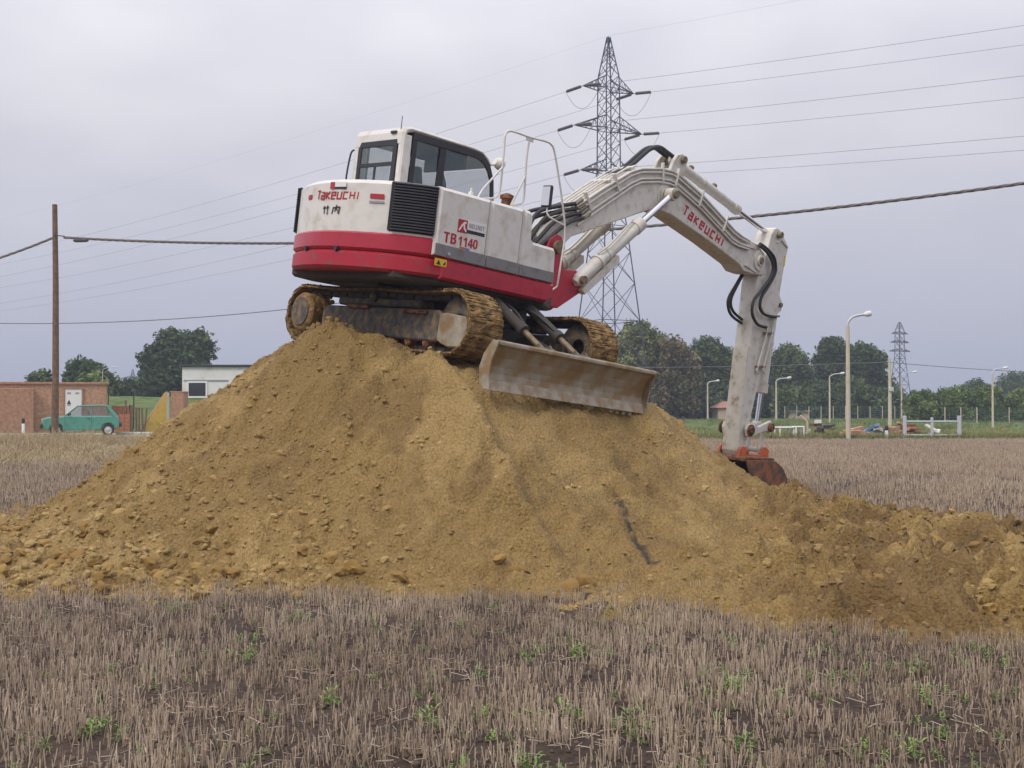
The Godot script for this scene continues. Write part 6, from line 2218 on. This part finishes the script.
func make_small_things() -> void:
	stack_of_bricks("tall stack of orange hollow bricks behind the car's tail", Vector3(-20.95, 0.022, -60.4), 0.3, 4, 7, 3)
	stack_of_bricks("low stack of orange hollow bricks right behind the car's tail", Vector3(-19.7, 0.022, -56.8), 0.3, 3, 5, 2)
	# wooden stakes with a beam
	rng.seed = 88
	var sk := thing("stake_fence", "row of weathered wooden stakes between the car and the yellow wall", "fence", Vector3(-19.75, 0.02, -58.6))
	for i in 7:
		var mb := MB.new()
		var h := rng.randf_range(1.2, 1.75)
		mb.box(Vector3(-0.35 + i * 0.17, h * 0.5, rng.randf_range(-0.1, 0.1)), Vector3(0.09, h, 0.07), 0.01, Basis(Vector3(0, 0, 1), rng.randfn() * 0.04))
		build(mb, "stake", M.timber, sk)
	var wall := thing("kerb_stones", "low row of pale kerb stones along the lane edge before the yellow wall", "kerb", Vector3(-17.6, 0.02, -54.0))
	for i in 7:
		var mb := MB.new()
		mb.box(Vector3(-1.2 + i * 0.42, 0.07, 0), Vector3(0.38, 0.14, 0.25), 0.02)
		build(mb, "stone", M.concrete, wall)
	var post := thing("fence_post", "thin black post standing on the grassy bank right of the car", "post", Vector3(-22.2, 0.0, -66.0))
	var pm := MB.new()
	pm.tube([Vector3(0, -0.1, 0), Vector3(0, 2.6, 0)], 0.035, 6)
	build(pm, "post_shaft", M.plastic_black, post)
	post = thing("fence_post", "thin black post at the corner of the brick building", "post", Vector3(-23.7, 0.0, -66.0))
	build(pm, "post_shaft", M.plastic_black, post)
	# road markers
	for q in [["white road marker post with black top beside the brick building", Vector3(-23.9, 0.02, -55.0), 0.78], ["white road marker post with black top near the metal gate frame", Vector3(15.75, 0.0, -47.3), 0.6]]:
		var t := thing("marker_post", q[0], "marker post", q[1])
		var mb := MB.new()
		mb.box(Vector3(0, q[2] * 0.33, 0), Vector3(0.13, q[2] * 0.68, 0.1), 0.02)
		build(mb, "post_shaft", M.plastic_white, t)
		mb = MB.new()
		mb.box(Vector3(0, q[2] * 0.84, 0), Vector3(0.135, q[2] * 0.34, 0.105), 0.03)
		build(mb, "black_top", M.plastic_black, t)
	# galvanised gate frame
	var gt := thing("gate_frame", "open galvanised metal gate frame of three posts and rails at the field edge", "gate", Vector3(17.7, 0, -47.4))
	for q in [[-1.15, 0.075, 1.02], [0.0, 0.06, 0.95], [1.15, 0.08, 1.02]]:
		var mb := MB.new()
		mb.box(Vector3(q[0], q[2] * 0.5, 0), Vector3(q[1] * 1.7, q[2], q[1] * 1.7), 0.012)
		build(mb, "gate_post", M.galvanised, gt)
	for y in [0.78, 0.20]:
		for x in [-0.575, 0.575]:
			var mb := MB.new()
			mb.rod(Vector3(x - 0.53, y, 0), Vector3(x + 0.53, y, 0), 0.034, 8)
			build(mb, "rail", M.galvanised, gt)
	# white garden table and stool
	for q in [["white plastic garden table at the field edge", Vector3(11.6, 0, -47.9), 0.75, 0.52], ["white plastic stool beside the white garden table", Vector3(12.15, 0, -47.7), 0.42, 0.55]]:
		var t := thing("garden_table" if q[2] > 0.5 else "plastic_stool", q[0], "garden furniture", q[1], 0.2)
		var mb := MB.new()
		mb.box(Vector3(0, q[3], 0), Vector3(q[2], 0.06, q[2] * 0.8), 0.02)
		build(mb, "table_top" if q[2] > 0.5 else "seat", M.plastic_white, t)
		for sx in [-1, 1]:
			for sz in [-1, 1]:
				mb = MB.new()
				mb.box(Vector3(sx * q[2] * 0.42, q[3] * 0.5, sz * q[2] * 0.33), Vector3(0.06, q[3], 0.06), 0.012)
				build(mb, "leg", M.plastic_white, t)
	# bent orange-brown pipe
	var bp := thing("bent_pipe", "bent yellowish metal pipe stuck in the ground by the white garden table", "pipe", Vector3(12.6, 0, -48.0))
	var mb3 := MB.new()
	mb3.tube([Vector3(0.05, -0.1, 0), Vector3(0.0, 0.72, 0), Vector3(-0.03, 0.80, 0), Vector3(-0.30, 1.02, 0)], 0.05, 8)
	build(mb3, "pipe_body", M.wall_cream, bp)
	# piles of odds and ends
	rng.seed = 90
	junk("pile of grey boards and scrap beside the bent pipe", Vector3(13.2, 0, -48.6), 0.75, [M.dark, M.timber, M.concrete], 12)
	junk("heap of orange tiles at the foot of the tall street lamp", Vector3(14.75, 0, -48.3), 0.42, [M.brick_red, M.brick, M.brick_dark], 11)
	junk("pile of blue tarpaulin and planks left of the gate", Vector3(15.6, 0, -48.8), 0.5, [M.tarp_blue, M.concrete, M.tarp_blue], 9)
	junk("dark jumble of machine scrap left of the gate", Vector3(16.5, 0, -49.5), 0.45, [M.dark, M.rust, M.brick_dark], 12)
	junk("brown jumble of wood and bricks behind the gate frame", Vector3(17.3, 0, -49.0), 0.55, [M.rust, M.brick, M.timber, M.brick_red], 14)
	junk("long white boards lying behind the gate frame", Vector3(18.5, 0, -48.8), 0.5, [M.plastic_white, M.concrete, M.timber], 5)
	# green mesh fence under the trees
	fence("green wire-mesh fence on pale posts in front of the dark trees", Vector3(24.5, 0, -101), Vector3(37.0, 0, -99), 13)
	fence("green wire-mesh fence on pale posts in front of the hedge", Vector3(30.8, 0, -80), Vector3(39.5, 0, -79), 9)

func junk(label: String, at: Vector3, rad: float, mats: Array, n: int) -> void:
	var t := thing("scrap_pile", label, "scrap pile", at, 0.0, "piles of odds and ends along the field edge")
	for i in n:
		var mb := MB.new()
		var s := Vector3(rng.randf_range(0.18, 0.85), rng.randf_range(0.06, 0.22), rng.randf_range(0.15, 0.4))
		mb.box(Vector3.ZERO, s, 0.012)
		var f := float(i) / n
		var p := Vector3(rng.randfn() * rad * 0.62 * (1.0 - 0.5 * f), 0.05 + f * rad * 0.95, rng.randfn() * 0.25)
		build(mb, "scrap", mats[i % mats.size()], t, Transform3D(Basis.from_euler(Vector3(rng.randfn() * 0.15, rng.randf() * TAU, rng.randfn() * 0.22)), p))

func fence(label: String, a: Vector3, b: Vector3, posts: int) -> void:
	var t := thing("mesh_fence", label, "fence")
	var h := 1.15
	for i in posts:
		var p := a.lerp(b, float(i) / (posts - 1))
		var mb := MB.new()
		mb.rod(p + Vector3(0, -0.1, 0), p + Vector3(0, h + 0.08, 0), 0.035, 6)
		build(mb, "post", M.concrete_pole, t)
	var mb2 := MB.new()
	var l := (b - a).length()
	var n := int(l / 0.3)
	for i in n:
		var p := a.lerp(b, float(i) / n)
		mb2.rod(p, p + Vector3(0, h, 0), 0.008, 3)
	for k in 8:
		mb2.rod(a + Vector3(0, h * k / 7.0 + 0.01, 0), b + Vector3(0, h * k / 7.0 + 0.01, 0), 0.008, 3)
	var o := build(mb2, "wire_mesh", M.fence_green, t)
	o.set_meta("kind", "stuff")

# ---------------------------------------------------------------- sky, light, camera
func sky_image() -> Image:
	var w := 1024
	var h := 512
	var im := Image.create(w, h, false, Image.FORMAT_RGBF)
	var broad := noise(901, 1.0, 4)
	var soft := noise(902, 2.6, 4)
	for y in h:
		var el := (0.5 - (y + 0.5) / h) * PI
		for x in w:
			var az := (x + 0.5) / w * TAU
			var d := Vector3(cos(el) * cos(az), sin(el), cos(el) * sin(az))
			var s := maxf(d.y, 0.0)
			# an overcast dome: the zenith three times as bright as the horizon
			var lum := (1.0 + 2.0 * s) / 3.0
			var col := Color(0.435, 0.460, 0.560).lerp(Color(0.49, 0.485, 0.535), clampf(s * 4.5, 0.0, 1.0)) * (3.0 * lum)
			var q := Vector3(d.x, (d.y + 0.06) * 2.6, d.z)
			var k := 1.0 + 0.17 * broad.get_noise_3dv(q * 1.6) * clampf(s * 5.0, 0.25, 1.0) + 0.10 * soft.get_noise_3dv(q * 1.9) * clampf(s * 5.0, 0.3, 1.0)
			im.set_pixel(x, y, Color(col.r * k, col.g * k, col.b * (1.0 + (k - 1.0) * 0.75)))
	return im

func _ready() -> void:
	# camera
	var cam := Camera3D.new()
	cam.name = "camera"
	cam.fov = 37.72
	cam.far = 4000.0
	cam.near = 0.1
	cam.position = Vector3(0, 1.6, 0)
	cam.rotation.x = 0.01601
	add_child(cam)
	cam.current = true
	# sky and exposure
	var env := Environment.new()
	env.background_mode = Environment.BG_SKY
	var sky := Sky.new()
	var pano := PanoramaSkyMaterial.new()
	pano.panorama = ImageTexture.create_from_image(sky_image())
	sky.sky_material = pano
	env.sky = sky
	env.background_energy_multiplier = 1.0
	env.tonemap_mode = Environment.TONE_MAPPER_LINEAR
	env.tonemap_exposure = 1.0
	env.sdfgi_enabled = true
	env.ssao_enabled = true
	env.ssil_enabled = true
	env.fog_enabled = true
	env.fog_density = 0.0011
	env.fog_light_color = Color(0.74, 0.77, 0.84)
	var we := WorldEnvironment.new()
	we.name = "world_environment"
	we.environment = env
	add_child(we)
	# the sun behind thin cloud, high behind the camera's left shoulder
	var sun := DirectionalLight3D.new()
	sun.name = "sun"
	sun.light_energy = 0.5
	sun.light_angular_distance = 14.0
	sun.light_color = Color(1.0, 0.96, 0.90)
	sun.shadow_enabled = true
	sun.rotation_degrees = Vector3(-46, -40, 0)
	add_child(sun)
	# setting
	make_materials()
	solve_survey()
	make_ground()
	make_far_ground()
	make_heap()
	make_excavator()
	make_poles_and_wires()
	make_pylons()
	make_buildings()
	make_trees()
	make_lamps()
	make_car()
	make_small_things()
	make_stubble()
	make_soil_crumbs()
	make_long_grass()
	make_weeds()
